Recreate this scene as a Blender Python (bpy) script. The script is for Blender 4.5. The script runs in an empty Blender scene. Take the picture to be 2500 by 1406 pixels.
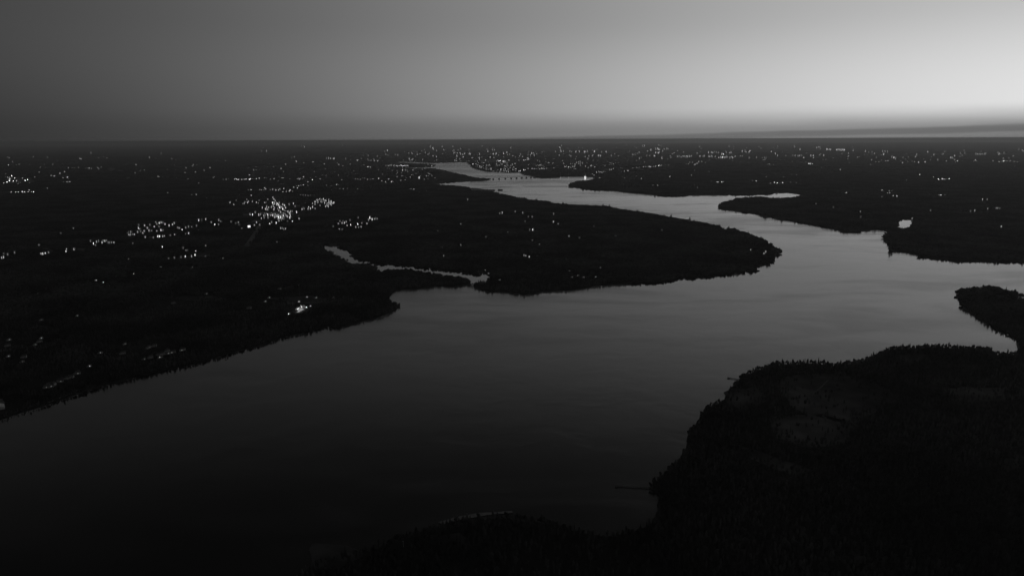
import bpy, bmesh, math, random
import numpy as np
from mathutils import Vector, Matrix, noise, kdtree
from mathutils.geometry import tessellate_polygon, delaunay_2d_cdt

sc = bpy.context.scene
C = sc.collection
R = math.radians
rnd = random.Random(11)
nr = np.random.default_rng(7)

# ------------------------------------------------------------------ camera
H = 600.0                      # flying height in metres
FPX = 1667.0                   # focal length in photo pixels (2500 wide)
PITCH, ROLL = 12.25, -0.23
cam = bpy.data.cameras.new('camera')
cam.sensor_width = 36.0
cam.lens = 36.0 * FPX / 2500.0
cam.clip_start = 1.0
cam.clip_end = 200000.0
camo = bpy.data.objects.new('camera', cam)
C.objects.link(camo)
sc.camera = camo
M3 = Matrix.Rotation(R(90 - PITCH), 3, 'X') @ Matrix.Rotation(R(ROLL), 3, 'Z')
camo.matrix_world = Matrix.Translation((0, 0, H)) @ M3.to_4x4()

# ------------------------------------------------------------------ sky (black and white dusk)
SUN_AZ = 47.0                  # degrees to the right of the view axis
wd = bpy.data.worlds.new('World')
sc.world = wd
wd.use_nodes = True
nt = wd.node_tree
nt.nodes.clear()


def N(tree, typ, **kw):
    n = tree.nodes.new(typ)
    for k, v in kw.items():
        setattr(n, k, v)
    return n


def MA(tree, op, a, b=None, c=None, clamp=False):
    n = tree.nodes.new('ShaderNodeMath')
    n.operation = op
    n.use_clamp = clamp
    for i, v in enumerate((a, b, c)):
        if v is None:
            continue
        if isinstance(v, (int, float)):
            n.inputs[i].default_value = v
        else:
            tree.links.new(v, n.inputs[i])
    return n.outputs[0]


def MR(tree, v, a, b, c, d, smooth=True):
    n = tree.nodes.new('ShaderNodeMapRange')
    n.interpolation_type = 'SMOOTHSTEP' if smooth else 'LINEAR'
    tree.links.new(v, n.inputs[0])
    for i, x in enumerate((a, b, c, d)):
        if isinstance(x, (int, float)):
            n.inputs[1 + i].default_value = x
        else:
            tree.links.new(x, n.inputs[1 + i])
    return n.outputs[0]


tc = N(nt, 'ShaderNodeTexCoord')
sep = N(nt, 'ShaderNodeSeparateXYZ')
nt.links.new(tc.outputs['Generated'], sep.inputs[0])
X, Y, Z = sep.outputs
el = MA(nt, 'MULTIPLY', MA(nt, 'ARCSINE', Z), 180 / math.pi)              # degrees above the horizon
az = MA(nt, 'MULTIPLY', MA(nt, 'ARCTAN2', X, Y), 180 / math.pi)          # degrees right of the view axis
zz = MA(nt, 'SQRT', MA(nt, 'ADD', MA(nt, 'MULTIPLY', Z, Z), 0.07 ** 2))
cmb = N(nt, 'ShaderNodeCombineXYZ')
nt.links.new(X, cmb.inputs[0]); nt.links.new(Y, cmb.inputs[1]); nt.links.new(zz, cmb.inputs[2])
sky = N(nt, 'ShaderNodeTexSky')
sky.sky_type = 'NISHITA'
sky.sun_disc = False
sky.sun_elevation = R(-3.0)
sky.sun_rotation = R(SUN_AZ)
sky.dust_density = 1.0
nt.links.new(cmb.outputs[0], sky.inputs[0])
bw = N(nt, 'ShaderNodeRGBToBW')
nt.links.new(sky.outputs[0], bw.inputs[0])
L = MA(nt, 'MULTIPLY', MA(nt, 'POWER', bw.outputs[0], 1.6), 27.0)
# stratus lying on the horizon: soft veil plus a thin darker bank that thickens to the right
nz = N(nt, 'ShaderNodeTexNoise')
nz.inputs['Scale'].default_value = 1.0
nz.inputs['Detail'].default_value = 5
nv = N(nt, 'ShaderNodeCombineXYZ')
nt.links.new(MA(nt, 'MULTIPLY', az, 0.11), nv.inputs[0])
nt.links.new(MA(nt, 'MULTIPLY', el, 1.3), nv.inputs[1])
nt.links.new(nv.outputs[0], nz.inputs['Vector'])
wob = MA(nt, 'MULTIPLY', MA(nt, 'SUBTRACT', nz.outputs[0], 0.5), 0.34)
elw = MA(nt, 'ADD', el, wob)
veil_floor = MR(nt, az, -42.0, 40.0, 0.95, 0.27, smooth=False)
veil = MR(nt, elw, 0.5, 2.5, veil_floor, 1.0)
top = MR(nt, az, -8.0, 40.0, -0.1, 0.96, smooth=False)
edge = MA(nt, 'SUBTRACT', elw, top)
bank = MR(nt, edge, -0.12, 0.10, 0.66, 1.0)
under = MR(nt, edge, -0.56, -0.36, 1.4, 1.0)
L = MA(nt, 'MULTIPLY', MA(nt, 'MULTIPLY', L, veil), MA(nt, 'MULTIPLY', bank, under))
L = MA(nt, 'MULTIPLY', L, MR(nt, el, 8.0, 15.0, 1.0, 1.45))  # sky lifted mostly above the view to brighten its reflection in the water
L = MA(nt, 'MULTIPLY', L, MR(nt, el, 17.0, 30.0, 1.0, 0.34))  # unseen high sky darkened so the near water reflects less
L = MA(nt, 'MULTIPLY', L, MR(nt, az, -48.0, -5.0, 0.82, 1.0))
low = MR(nt, el, -9.0, -1.5, 0.06, 1.0)
L = MA(nt, 'MULTIPLY', L, low)
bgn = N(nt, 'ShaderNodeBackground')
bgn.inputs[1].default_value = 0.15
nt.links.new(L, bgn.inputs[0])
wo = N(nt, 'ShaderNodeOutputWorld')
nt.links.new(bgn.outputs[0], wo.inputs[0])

# the last of the sun below the glow: very weak, very soft
sl = bpy.data.lights.new('sun', 'SUN')
sl.energy = 0.02
sl.angle = R(10)
so = bpy.data.objects.new('sun', sl)
C.objects.link(so)
a_ = R(SUN_AZ)
sd = Vector((math.sin(a_) * math.cos(R(3)), math.cos(a_) * math.cos(R(3)), math.sin(R(3))))
so.rotation_euler = (-sd).to_track_quat('-Z', 'Y').to_euler()

sc.view_settings.view_transform = 'Standard'
sc.view_settings.look = 'None'
sc.view_settings.exposure = 0.0
sc.view_settings.gamma = 1.0
sc.view_settings.use_curve_mapping = False
sc.render.engine = 'CYCLES'
sc.cycles.use_denoising = True
sc.cycles.max_bounces = 4
sc.cycles.caustics_reflective = False
sc.cycles.caustics_refractive = False
sc.cycles.volume_bounces = 1
sc.cycles.filter_width = 1.5


# ------------------------------------------------------------------ helpers
def at(x, y, z=0.0):
    """The ground point seen at photo pixel x, y."""
    d = M3 @ Vector(((x - 1250.0) / FPX, -(y - 703.0) / FPX, -1.0))
    t = (z - H) / d.z
    return Vector((d.x * t, d.y * t, z))


def tag(o, label=None, cat=None, group=None, kind=None):
    if label: o['label'] = label
    if cat: o['category'] = cat
    if group: o['group'] = group
    if kind: o['kind'] = kind
    return o


def empty(name, loc=(0, 0, 0), rz=0.0):
    o = bpy.data.objects.new(name, None)
    C.objects.link(o)
    o.location = loc
    o.rotation_euler = (0, 0, rz)
    o.empty_display_size = 5
    return o


def mesh_obj(name, me, mat=None, parent=None, link=True):
    if mat is not None and not me.materials:
        me.materials.append(mat)
    o = bpy.data.objects.new(name, me)
    if link: C.objects.link(o)
    if parent is not None: o.parent = parent
    return o


class MB:
    def __init__(s):
        s.v = []; s.f = []; s.m = []

    def box(s, x0, x1, y0, y1, z0, z1, m=0):
        b = len(s.v)
        s.v += [(x0, y0, z0), (x1, y0, z0), (x1, y1, z0), (x0, y1, z0), (x0, y0, z1), (x1, y0, z1), (x1, y1, z1), (x0, y1, z1)]
        for f in ((0, 3, 2, 1), (4, 5, 6, 7), (0, 1, 5, 4), (1, 2, 6, 5), (2, 3, 7, 6), (3, 0, 4, 7)):
            s.f.append(tuple(b + i for i in f)); s.m.append(m)

    def lathe(s, prof, n=10, cx=0, cy=0, m=0):
        b = len(s.v)
        for r, z in prof:
            for k in range(n):
                a = 2 * math.pi * k / n
                s.v.append((cx + r * math.cos(a), cy + r * math.sin(a), z))
        for j in range(len(prof) - 1):
            for k in range(n):
                k2 = (k + 1) % n
                s.f.append((b + j * n + k, b + j * n + k2, b + (j + 1) * n + k2, b + (j + 1) * n + k)); s.m.append(m)
        s.f.append(tuple(b + (len(prof) - 1) * n + k for k in range(n))); s.m.append(m)

    def gable(s, x0, x1, y0, y1, z0, z1, ov=0.4, m=0):
        b = len(s.v)
        ym = (y0 + y1) / 2
        s.v += [(x0 - ov, y0 - ov, z0), (x1 + ov, y0 - ov, z0), (x1 + ov, y1 + ov, z0), (x0 - ov, y1 + ov, z0), (x0 - ov, ym, z1), (x1 + ov, ym, z1)]
        for f in ((0, 1, 5, 4), (2, 3, 4, 5), (0, 4, 3), (1, 2, 5), (0, 3, 2, 1)):
            s.f.append(tuple(b + i for i in f)); s.m.append(m)

    def mesh(s, name, mats):
        me = bpy.data.meshes.new(name)
        me.from_pydata(s.v, [], s.f)
        for m in (mats if isinstance(mats, (list, tuple)) else [mats]):
            me.materials.append(m)
        me.polygons.foreach_set('material_index', s.m)
        me.update()
        return me


# ------------------------------------------------------------------ materials
def mat_basic(name, col, rough=0.8, var=0.25, scale=0.2, spec=0.3, stand=False):
    m = bpy.data.materials.new(name)
    m.use_nodes = True
    t = m.node_tree
    b = t.nodes['Principled BSDF']
    b.inputs['Roughness'].default_value = rough
    b.inputs['Specular IOR Level'].default_value = spec
    g = N(t, 'ShaderNodeNewGeometry')
    n = N(t, 'ShaderNodeTexNoise')
    n.inputs['Scale'].default_value = scale
    n.inputs['Detail'].default_value = 6
    t.links.new(g.outputs['Position'], n.inputs['Vector'])
    v = MR(t, n.outputs[0], 0.3, 0.7, col * (1 - var), col * (1 + var))
    if stand:
        n3 = N(t, 'ShaderNodeTexNoise')
        n3.inputs['Scale'].default_value = 0.0035
        n3.inputs['Detail'].default_value = 4
        t.links.new(g.outputs['Position'], n3.inputs['Vector'])
        v = MA(t, 'MULTIPLY', v, MR(t, n3.outputs[0], 0.36, 0.66, 0.55, 1.7))
    cb = N(t, 'ShaderNodeCombineColor')
    for i in range(3): t.links.new(v, cb.inputs[i])
    t.links.new(cb.outputs[0], b.inputs['Base Color'])
    return m


def mat_emit(name, e):
    m = bpy.data.materials.new(name)
    m.use_nodes = True
    t = m.node_tree
    b = t.nodes['Principled BSDF']
    b.inputs['Base Color'].default_value = (.5, .5, .5, 1)
    b.inputs['Emission Color'].default_value = (1, 1, 1, 1)
    b.inputs['Emission Strength'].default_value = e
    m.cycles.emission_sampling = 'NONE'
    return m


M_leaf = mat_basic('foliage', 0.05, 0.85, 0.45, 0.05, 0.1, True)
M_leaf2 = mat_basic('foliage_light', 0.075, 0.85, 0.4, 0.05, 0.1, True)
M_bark = mat_basic('bark', 0.09, 0.9, 0.3, 1.0, 0.1)
M_land = mat_basic('forest_floor', 0.04, 0.95, 0.5, 0.004, 0.0)
M_soil = mat_basic('bank_soil', 0.05, 0.95, 0.3, 0.1, 0.0)
M_field = mat_basic('meadow_grass', 0.105, 0.95, 0.3, 0.02, 0.0, True)
M_marsh = mat_basic('marsh_grass', 0.09, 0.9, 0.4, 0.03, 0.1)
M_track = mat_basic('worn_track', 0.15, 0.95, 0.3, 0.02, 0.0)
M_sand = mat_basic('sand', 0.33, 0.95, 0.2, 0.1, 0.0)
M_paved = mat_basic('pavement', 0.2, 0.85, 0.25, 0.05, 0.2)
M_road = mat_basic('asphalt', 0.12, 0.85, 0.25, 0.3, 0.2)
M_wall = mat_basic('render_wall', 0.4, 0.85, 0.15, 0.3, 0.2)
M_brick = mat_basic('brick_wall', 0.22, 0.9, 0.2, 1.0, 0.1)
M_roof = mat_basic('roof_tiles', 0.12, 0.8, 0.25, 1.0, 0.2)
M_conc = mat_basic('concrete', 0.3, 0.85, 0.2, 0.2, 0.2)
M_wood = mat_basic('weathered_wood', 0.14, 0.85, 0.3, 1.0, 0.1)
M_steel = mat_basic('painted_steel', 0.5, 0.5, 0.1, 1.0, 0.4)
M_hull = mat_basic('boat_hull', 0.6, 0.4, 0.1, 1.0, 0.5)


def mat_water(name, r0, r1, bump):
    m = bpy.data.materials.new(name)
    m.use_nodes = True
    t = m.node_tree
    b = t.nodes['Principled BSDF']
    b.inputs['Base Color'].default_value = (.012, .012, .012, 1)
    b.inputs['IOR'].default_value = 1.333
    b.inputs['Specular IOR Level'].default_value = 0.95
    g = N(t, 'ShaderNodeNewGeometry')
    mp = N(t, 'ShaderNodeMapping')
    mp.inputs['Rotation'].default_value = (0, 0, R(25))
    mp.inputs['Scale'].default_value = (0.0005, 0.0014, 1)
    t.links.new(g.outputs['Position'], mp.inputs[0])
    n = N(t, 'ShaderNodeTexNoise')
    n.inputs['Scale'].default_value = 1
    n.inputs['Detail'].default_value = 4
    n.inputs['Distortion'].default_value = 0.6
    t.links.new(mp.outputs[0], n.inputs['Vector'])
    n4 = N(t, 'ShaderNodeTexNoise')
    n4.inputs['Scale'].default_value = 4.5
    n4.inputs['Detail'].default_value = 5
    n4.inputs['Distortion'].default_value = 1.2
    t.links.new(mp.outputs[0], n4.inputs['Vector'])
    mixn = MA(t, 'ADD', MA(t, 'MULTIPLY', n.outputs[0], 0.55), MA(t, 'MULTIPLY', n4.outputs[0], 0.45))
    t.links.new(MR(t, mixn, 0.4, 0.62, r0, r1), b.inputs['Roughness'])
    n2 = N(t, 'ShaderNodeTexNoise')
    n2.inputs['Scale'].default_value = 0.16
    n2.inputs['Detail'].default_value = 3
    t.links.new(g.outputs['Position'], n2.inputs['Vector'])
    bp = N(t, 'ShaderNodeBump')
    bp.inputs['Strength'].default_value = 1.0
    bp.inputs['Distance'].default_value = bump
    t.links.new(n2.outputs[0], bp.inputs['Height'])
    n5 = N(t, 'ShaderNodeTexNoise')
    n5.inputs['Scale'].default_value = 0.009
    n5.inputs['Detail'].default_value = 3
    n5.inputs['Distortion'].default_value = 0.8
    t.links.new(g.outputs['Position'], n5.inputs['Vector'])
    b2 = N(t, 'ShaderNodeBump')
    b2.inputs['Strength'].default_value = 1.0
    b2.inputs['Distance'].default_value = bump * 11
    t.links.new(n5.outputs[0], b2.inputs['Height'])
    t.links.new(bp.outputs[0], b2.inputs['Normal'])
    t.links.new(b2.outputs[0], b.inputs['Normal'])
    return m


M_water = mat_water('rippled_water', 0.05, 0.23, 0.045)
M_calm = mat_water('calm_water', 0.03, 0.06, 0.0)

# ------------------------------------------------------------------ shoreline outlines
# x, y read along the river banks; third value: how much of the tree height hides the bank (near banks 1, far banks 0)
SHORE = [
 (-1500,1800,0),(-800,1330,0),(-200,1100,0),(0,1025,0),(60,1005,0),(115,988,0),(160,972,0),(222,950,0),(269,936,0),(333,920,0),(410,901,0),(474,890,0),(512,877,0),(563,861,0),
 (600,850,0),(633,844,0),(684,824,0),(723,816,0),(754,811,0),(779,802,0),(800,797,0),(818,800,0),(856,790,0),(905,779,0),(933,771,0),(958,762,0),(975,750,0),(977,743,.4),
 (958,734,1),(946,728,1),(951,724,.3),(956,713.6,0),(969,707,0),(1010,705.5,0),(1048,701,0),(1068,697,0),(1107,699.5,0),(1138,694.5,0),(1163,702,0),(1189,710,0),(1235,712,0),
 (1244,714,0),(1280,719,0),(1327,711,0),(1392,708,0),(1452,699,0),(1526,692,0),(1614,687,0),(1662,679,0),(1762,671,0),(1844,658,0),(1847,650,0),(1881,640,0),(1890,628,0),(1905,615,.3),
 (1886,603,.8),(1872,589.5,1),(1858,581,1),(1840,576,1),(1817,567,1),(1787,557,1),(1769,560,1),(1751,550,1),(1718,544,1),(1661,534,1),(1633,529,1),(1595,522,1),(1551,516,1),(1512,511,1),
 (1486,503.5,1),(1435,502,1),(1384,499,1),(1346,495.4,1),(1338,491.5,1),(1298,488,1),(1256,481,1),(1218,472,1),(1190,467,1),(1151,464.6,1),(1146,458,1),(1123,454.4,1),(1074,451.8,1),(1054,449.6,.5),
 (1061,448,0),(1090,445.4,0),(1128,442.4,0),(1179,441.6,0),(1195,439,0),(1192,436.5,1),(1159,434,1),(1133,427.5,1),(1102,421,1),(1072,414.7,1),(1059,411.5,1),(1025,412,1),(985,411.5,1),(985,409.3,0),(1025,409,0),(1057,408,0),
 (1060,404,0),(1050,401,1),(1010,399.3,1),(975,397,1),(962,395,0),(985,394.6,0),(1010,395.8,0),(1060,397.6,0),(1090,396.6,0),(1110,396,0),(1140,396.3,0),(1147.7,400,1),(1151.5,405,.5),(1159,411.8,0),(1178,416.8,0),
 (1191,419.5,0),(1217,421,0),(1242,422.7,0),(1268,422.2,0),(1278,424.6,0),(1283.4,427.8,0),(1292,428.6,0),(1302.6,431.2,0),(1305,433.6,0),(1332,434.6,0),(1362.7,433.6,0),(1369,431.2,0),(1389.6,431.5,0),(1427,431.5,0),(1447,432.5,0),(1456,435,0),
 (1447,439,1),(1434,440.5,1),(1409,442.7,1),(1403,446,1),(1394.7,446.6,1),(1390,451.7,.6),(1392,456.4,0),(1409,457,0),(1428,462,0),(1460,464,0),(1500,465,0),(1538,470,0),(1602,476,0),(1628,479,0),(1654,479,0),(1679,476.4,0),(1720,476,0),
 (1746,476,0),(1766,475,0),(1783,473.4,0),(1789,475.6,0),(1830,475.7,0),(1849,474.2,0),(1874,473.6,0),(1884,471.6,0),(1894,469,0),(1932,469.6,0),(1945,472,0),(1966,474.5,0),(1966,477.5,.5),
 (1932,480.5,1.8),(1897,482,1.8),(1881,481.5,1.8),(1842,481,1),(1819,483,1),(1798,484,1),(1789,488,1),(1768,493,1),(1754,503,.7),(1756.6,509,0),(1791,514,0),(1822,519.4,0),(1832,518.7,0),(1855,523,0),(1868,529.6,0),(1887,530,0),(1906,536,0),(1932,539,0),
 (1958,544,0),(1990,549.4,0),(2022,555.5,0),(2065,566,0),(2080.5,566.6,0),(2110,562.8,0),(2134,559,0),(2172,561,.5),(2167,570,1),(2158,582,.7),(2165.6,592.3,0),(2181,600,0),(2169,605.8,1),(2169,610.7,0),(2206,613.6,0),(2233,620.3,0),(2262,629.3,0),(2346,636,0),(2423,636,0),
 (2500,640,0),(2700,655,0),(3300,690,0),(3300,772,1),(2700,742,1),(2500,727,1),(2494,721,1),(2469,711,1),(2445,705,1),(2423,700,1),(2411,698,1),(2385,700,1),(2360,703.5,1),(2342.4,711,.6),(2348,731.7,0),(2351,752,0),(2368,762.4,0),(2390,777.8,0),
 (2419,796.6,0),(2445,810,0),(2462,816,0),(2479,825.6,0),(2486.7,836,0),(2486.7,848,.3),(2484,856,1),(2445,858,1),(2421,856.3,1),(2419,845,1),(2377,843.5,1),(2325,841,1),(2291,838,1),(2240,841,1),(2188,843,1),(2165,847,1),(2142,857.6,1),(2121,867.8,1),(2090,876.8,1),
 (2034,883,1),(1988,878,1),(1930,880,1),(1890,882,1),(1860,892,1),(1843.5,896,1),(1814,910,1),(1801,924,.8),(1784.6,943.4,.6),(1765,974.5,.6),(1726,987,.8),(1713,1007,.6),(1704.5,1030,.6),(1688,1043,.7),(1677,1059.6,.6),(1678,1082.5,.6),(1663.6,1108.6,.7),
 (1611,1154.5,.8),(1584,1180,.8),(1608,1199,.3),(1613,1213,.3),(1605,1243,.3),(1593,1269,.3),(1566,1285,.6),(1500,1294,.9),(1455,1290,1),(1400,1279,1),(1340,1262,1),(1280,1252,1),(1230,1250,1),(1130,1257,1),(1070,1271,1),(1010,1290,1),(970,1300,1),
 (900,1330,1),(800,1352,1),(750,1375,1),(700,1420,1),(600,1500,1),(400,1700,1),(-300,2300,1),(-1500,2300,1)]
CREEK = [(781,596,0),(800,599,0),(826,602,0),(856,612.5,0),(860,621.4,0),(868,627.8,0),(884,631.7,0),(912,638,0),(938,644.5,0),(979,645.8,0),(1007,648.3,0),(1050,654.7,0),(1092,658.6,0),(1132,663.7,0),(1145,666,0),(1171,669,0),(1201,664,0),
 (1200,677,1.9),(1176,680,1.9),(1152,686,1.9),(1140,674,1.9),(1086,665.5,1.9),(1053,662.8,1.9),(1022,655.5,1.9),(971,651,1.9),(943,653,1.9),(930,657.3,1.9),(917,651,1.9),(910,641.8,1.9),(884,637.3,1.9),(865,644,1.9),(852,635,1.9),(830,621,1.9),(805,612,1.9),(786,604,1.9)]
POND = [(2187,548,.5),(2193,539,0),(2206,535.5,0),(2222,535,0),(2231,543,0),(2227,553,1),(2208,557,1.2),(2192,556,1)]
LAGOON = [(2410,713,0),(2424,713.5,0),(2450,717,0),(2472,722,0),(2490,729,0),(2500,734,0),(2480,733,1),(2456,726,1),(2430,719,1),(2412,715,1)]
TH = 0.018
KH = H / 450.0


def outline(pts, fine=1.0, jit=0.16):
    w = [at(x, y + f * TH * max(0, y - 338.0)) for x, y, f in pts]
    out = []
    for i, a in enumerate(w):
        b = w[(i + 1) % len(w)]
        d = (a.length + b.length) / 2
        ln = (b - a).length
        step = max(10.0, d / 170.0) / fine
        n = max(1, min(60, int(round(ln / step))))
        nrm = Vector((-(b - a).y, (b - a).x, 0)).normalized()
        for k in range(n):
            p = a.lerp(b, k / n)
            if k:
                q = noise.noise(p * 0.012) * 1.4 + noise.noise(p * 0.05) * 0.8 + rnd.uniform(-.5, .5)
                p = p + nrm * q * jit * min(ln / n, 60.0) * (1.1 if d < 6800 else 0.4)
            out.append((p.x, p.y))
    return out


P_main, P_creek, P_pond, P_lag = outline(SHORE), outline(CREEK, 1.5, .12), outline(POND, 2), outline(LAGOON, 1.5, .1)
HOLES = [P_main, P_creek, P_pond, P_lag]


def inside(px, py, poly):
    poly = np.asarray(poly)
    r = np.zeros(len(px), bool)
    x0, y0 = poly[:, 0], poly[:, 1]
    x1, y1 = np.roll(x0, -1), np.roll(y0, -1)
    bb = (px >= x0.min()) & (px <= x0.max()) & (py >= y0.min()) & (py <= y0.max())
    idx = np.nonzero(bb)[0]
    for s in range(0, len(idx), 4000):
        ii = idx[s:s + 4000]
        a, b = px[ii][:, None], py[ii][:, None]
        c = ((y0 > b) != (y1 > b)) & (a < (x1 - x0) * (b - y0) / (np.where(y1 == y0, 1e-9, y1 - y0)) + x0)
        r[ii] = (c.sum(1) % 2) == 1
    return r


def ring(r, n=128):
    return [(r * math.cos(2 * math.pi * k / n), r * math.sin(2 * math.pi * k / n)) for k in range(n)]


# land sheet with the river, creek, pond and lagoon cut out, and a low bank down to the water
RAD = 110000.0
LZ = 0.8
loops = [ring(RAD)] + HOLES
vin, ein = [], []
for lp in loops:
    b = len(vin)
    vin += [Vector((x / 1000.0, y / 1000.0)) for x, y in lp]
    ein += [(b + i, b + (i + 1) % len(lp)) for i in range(len(lp))]
vo, eo, fo, _a, _b, _c = delaunay_2d_cdt(vin, ein, [], 0, 1e-6)
VO = np.array([(v.x * 1000.0, v.y * 1000.0) for v in vo])
cen = np.array([VO[list(f)].mean(0) for f in fo])
wetf = np.zeros(len(fo), bool)
for h in HOLES: wetf |= inside(cen[:, 0], cen[:, 1], h)
me = bpy.data.meshes.new('land')
me.from_pydata([(x, y, LZ) for x, y in VO], [], [tuple(f) for f, w in zip(fo, wetf) if not w])
me.update()
bm = bmesh.new(); bm.from_mesh(me)
bmesh.ops.recalc_face_normals(bm, faces=bm.faces)
for f in bm.faces:
    if f.normal.z < 0: f.normal_flip()
bm.to_mesh(me); bm.free()
tag(mesh_obj('ground', me, M_land), kind='structure')
mb = MB()
for lp in HOLES:
    b = len(mb.v)
    n = len(lp)
    mb.v += [(x, y, LZ) for x, y in lp] + [(x, y, -0.6) for x, y in lp]
    for i in range(n):
        j = (i + 1) % n
        mb.f.append((b + i, b + j, b + n + j, b + n + i)); mb.m.append(0)
tag(mesh_obj('river_bank', mb.mesh('river_bank', M_soil)), kind='structure')


def sheet(name, poly, z, mat, kind='structure', jit=True):
    t = tessellate_polygon([[Vector((x, y, 0)) for x, y in poly]])
    me = bpy.data.meshes.new(name)
    me.from_pydata([(x, y, z) for x, y in poly], [], [tuple(q) for q in t])
    bm = bmesh.new(); bm.from_mesh(me)
    for f in bm.faces:
        if f.normal.z < 0: f.normal_flip()
    bm.to_mesh(me); bm.free()
    return tag(mesh_obj(name, me, mat), kind=kind)


sheet('river', ring(40000.0, 64), 0.0, M_water)
def grow(poly, k):
    c = np.mean(np.asarray(poly), 0)
    return [tuple(c + (np.asarray(p) - c) * k) for p in poly]
sheet('pond_water', grow(P_pond, 1.02), 0.06, M_calm)
sheet('creek_water', grow(P_creek, 1.0), 0.06, M_calm)
sheet('lagoon_water', grow(P_lag, 1.0), 0.06, M_calm)
INLET = [(1762,480),(1775,475.2),(1783,474),(1830,476),(1849,474.6),(1874,474),(1884,472),(1894,469.4),(1932,470),(1945,472.4),(1964,475),(1964,478.6),(1932,482),(1897,484),(1842,483),(1798,486),(1775,486)]
sheet('inlet_water', [tuple(at(x, y)[:2]) for x, y in INLET], 0.05, M_calm)
COVE = [(1062,449.5),(1075,447),(1090,446),(1120,444),(1150,445),(1140,449),(1120,452.5),(1090,451.8),(1070,451)]
sheet('cove_water', [tuple(at(x, y)[:2]) for x, y in COVE], 0.05, M_calm)

# open ground: meadows, marsh, sand, paved yards and roads
HARD = []
CLEAR = []                       # polygons kept free of trees


def patch(name, px, mat, z, clear=True, kind='structure'):
    pts = [at(x, y) for x, y in px]
    poly = []
    for i, a in enumerate(pts):
        b = pts[(i + 1) % len(pts)]
        ln = (b - a).length
        n = max(1, min(14, int(ln / max(12.0, a.length / 120))))
        nrm = Vector((-(b - a).y, (b - a).x, 0)).normalized()
        for k in range(n):
            p = a.lerp(b, k / n)
            if name in ('meadow', 'marsh'): p += nrm * noise.noise(p * 0.02) * 0.14 * min(ln, 180)
            elif k: p += nrm * noise.noise(p * 0.03) * 0.25 * ln / n
            poly.append((p.x, p.y))
    if clear: (CLEAR if name == 'meadow' else HARD).append(poly)
    return sheet(name, poly, z, mat, kind)


def ribbon(name, px, w, mat, z, clear=1.0):
    pts = [at(x, y) for x, y in px]
    L_, R_ = [], []
    for i, p in enumerate(pts):
        a, b = pts[max(0, i - 1)], pts[min(len(pts) - 1, i + 1)]
        t = (b - a).normalized()
        nn = Vector((-t.y, t.x, 0)) * (w / 2)
        L_.append((p.x + nn.x, p.y + nn.y)); R_.append((p.x - nn.x, p.y - nn.y))
    v = [(x, y, z) for x, y in L_] + [(x, y, z) for x, y in R_]
    n = len(pts)
    me = bpy.data.meshes.new(name)
    me.from_pydata(v, [], [(i, n + i, n + i + 1, i + 1) for i in range(n - 1)])
    if clear:
        for i in range(n - 1):
            a, b = Vector((*L_[i], 0)), Vector((*R_[i], 0))
            c = (a - b) * (clear - 1) / 2
            a1, b1 = Vector((*L_[i + 1], 0)), Vector((*R_[i + 1], 0))
            c1 = (a1 - b1) * (clear - 1) / 2
            HARD.append([tuple((a + c)[:2]), tuple((b - c)[:2]), tuple((b1 - c1)[:2]), tuple((a1 + c1)[:2])])
    return tag(mesh_obj(name, me, mat), kind='structure')


Z1, Z2, Z3 = LZ + 0.02, LZ + 0.04, LZ + 0.06
for px in ([(1895,928),(1960,915),(2060,908),(2200,962),(2160,1000),(2060,1035),(1960,1010),(1905,965)],
           [(1880,1022),(2000,1008),(2090,1038),(2060,1080),(1970,1096),(1885,1062)],
           [(1800,1085),(1880,1108),(1990,1150),(1930,1158),(1840,1122)],
           [(2300,948),(2455,944),(2445,978),(2320,984)],
           [(1770,960),(1850,938),(1870,975),(1800,1010),(1755,1000)],
           [(2180,872),(2290,862),(2280,880),(2200,890)]):
    patch('meadow', px, M_field, Z1)
for px in ([(400,727),(440,722),(520,724),(578,729),(575,740),(540,740),(470,733)],
           [(655,728),(700,724),(760,722),(800,732),(780,742),(710,740)],
           [(795,600),(830,592),(880,590),(870,597),(825,603)],
           [(290,556),(375,554),(372,562),(300,564)],
           [(400,632),(480,622),(512,612),(514,630),(470,640),(410,640)],
           [(455,655),(490,656),(486,664),(458,662)],
           [(1410,571),(1490,570),(1488,580),(1420,580)],
           [(1240,566),(1320,562),(1318,570),(1246,573)],
           [(690,695),(740,700),(735,712),(690,706)],
           [(60,790),(150,800),(140,815),(70,812)],
           [(760,1330),(850,1330),(900,1350),(830,1385),(760,1390)],
           [(1060,1310),(1120,1300),(1150,1340),(1090,1350)]):
    patch('meadow', px, M_field, Z1)
patch('marsh', [(985,690),(1060,672),(1140,678),(1150,688),(1110,696),(1050,697)], M_marsh, Z1, clear=False)
ribbon('farm_track', [(2022,928),(2005,945),(1985,962),(1965,978),(1950,992)], 4.0, M_track, Z2, 1.5)
ribbon('farm_track', [(1760,1092),(1830,1112),(1900,1140),(1960,1152)], 3.0, M_track, Z2, 1.5)
ribbon('dirt_track', [(597,607),(604,598),(612,588),(621,574),(628,562),(633,552)], 34.0, M_sand, Z2, 1.6)
ribbon('shore_road', [(560,842),(590,836),(615,831),(640,827)], 8.0, M_paved, Z2, 2.0)
ribbon('shore_road', [(118,983),(160,966),(200,949),(228,940)], 5.0, M_sand, Z2, 2.0)
for px in ([(262,409),(281,408),(284,418),(264,420)], [(300,433),(318,433),(320,440),(302,440)], [(284,416),(300,415),(300,419),(285,420)]):
    patch('paved_yard', px, M_paved, Z2)
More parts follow.
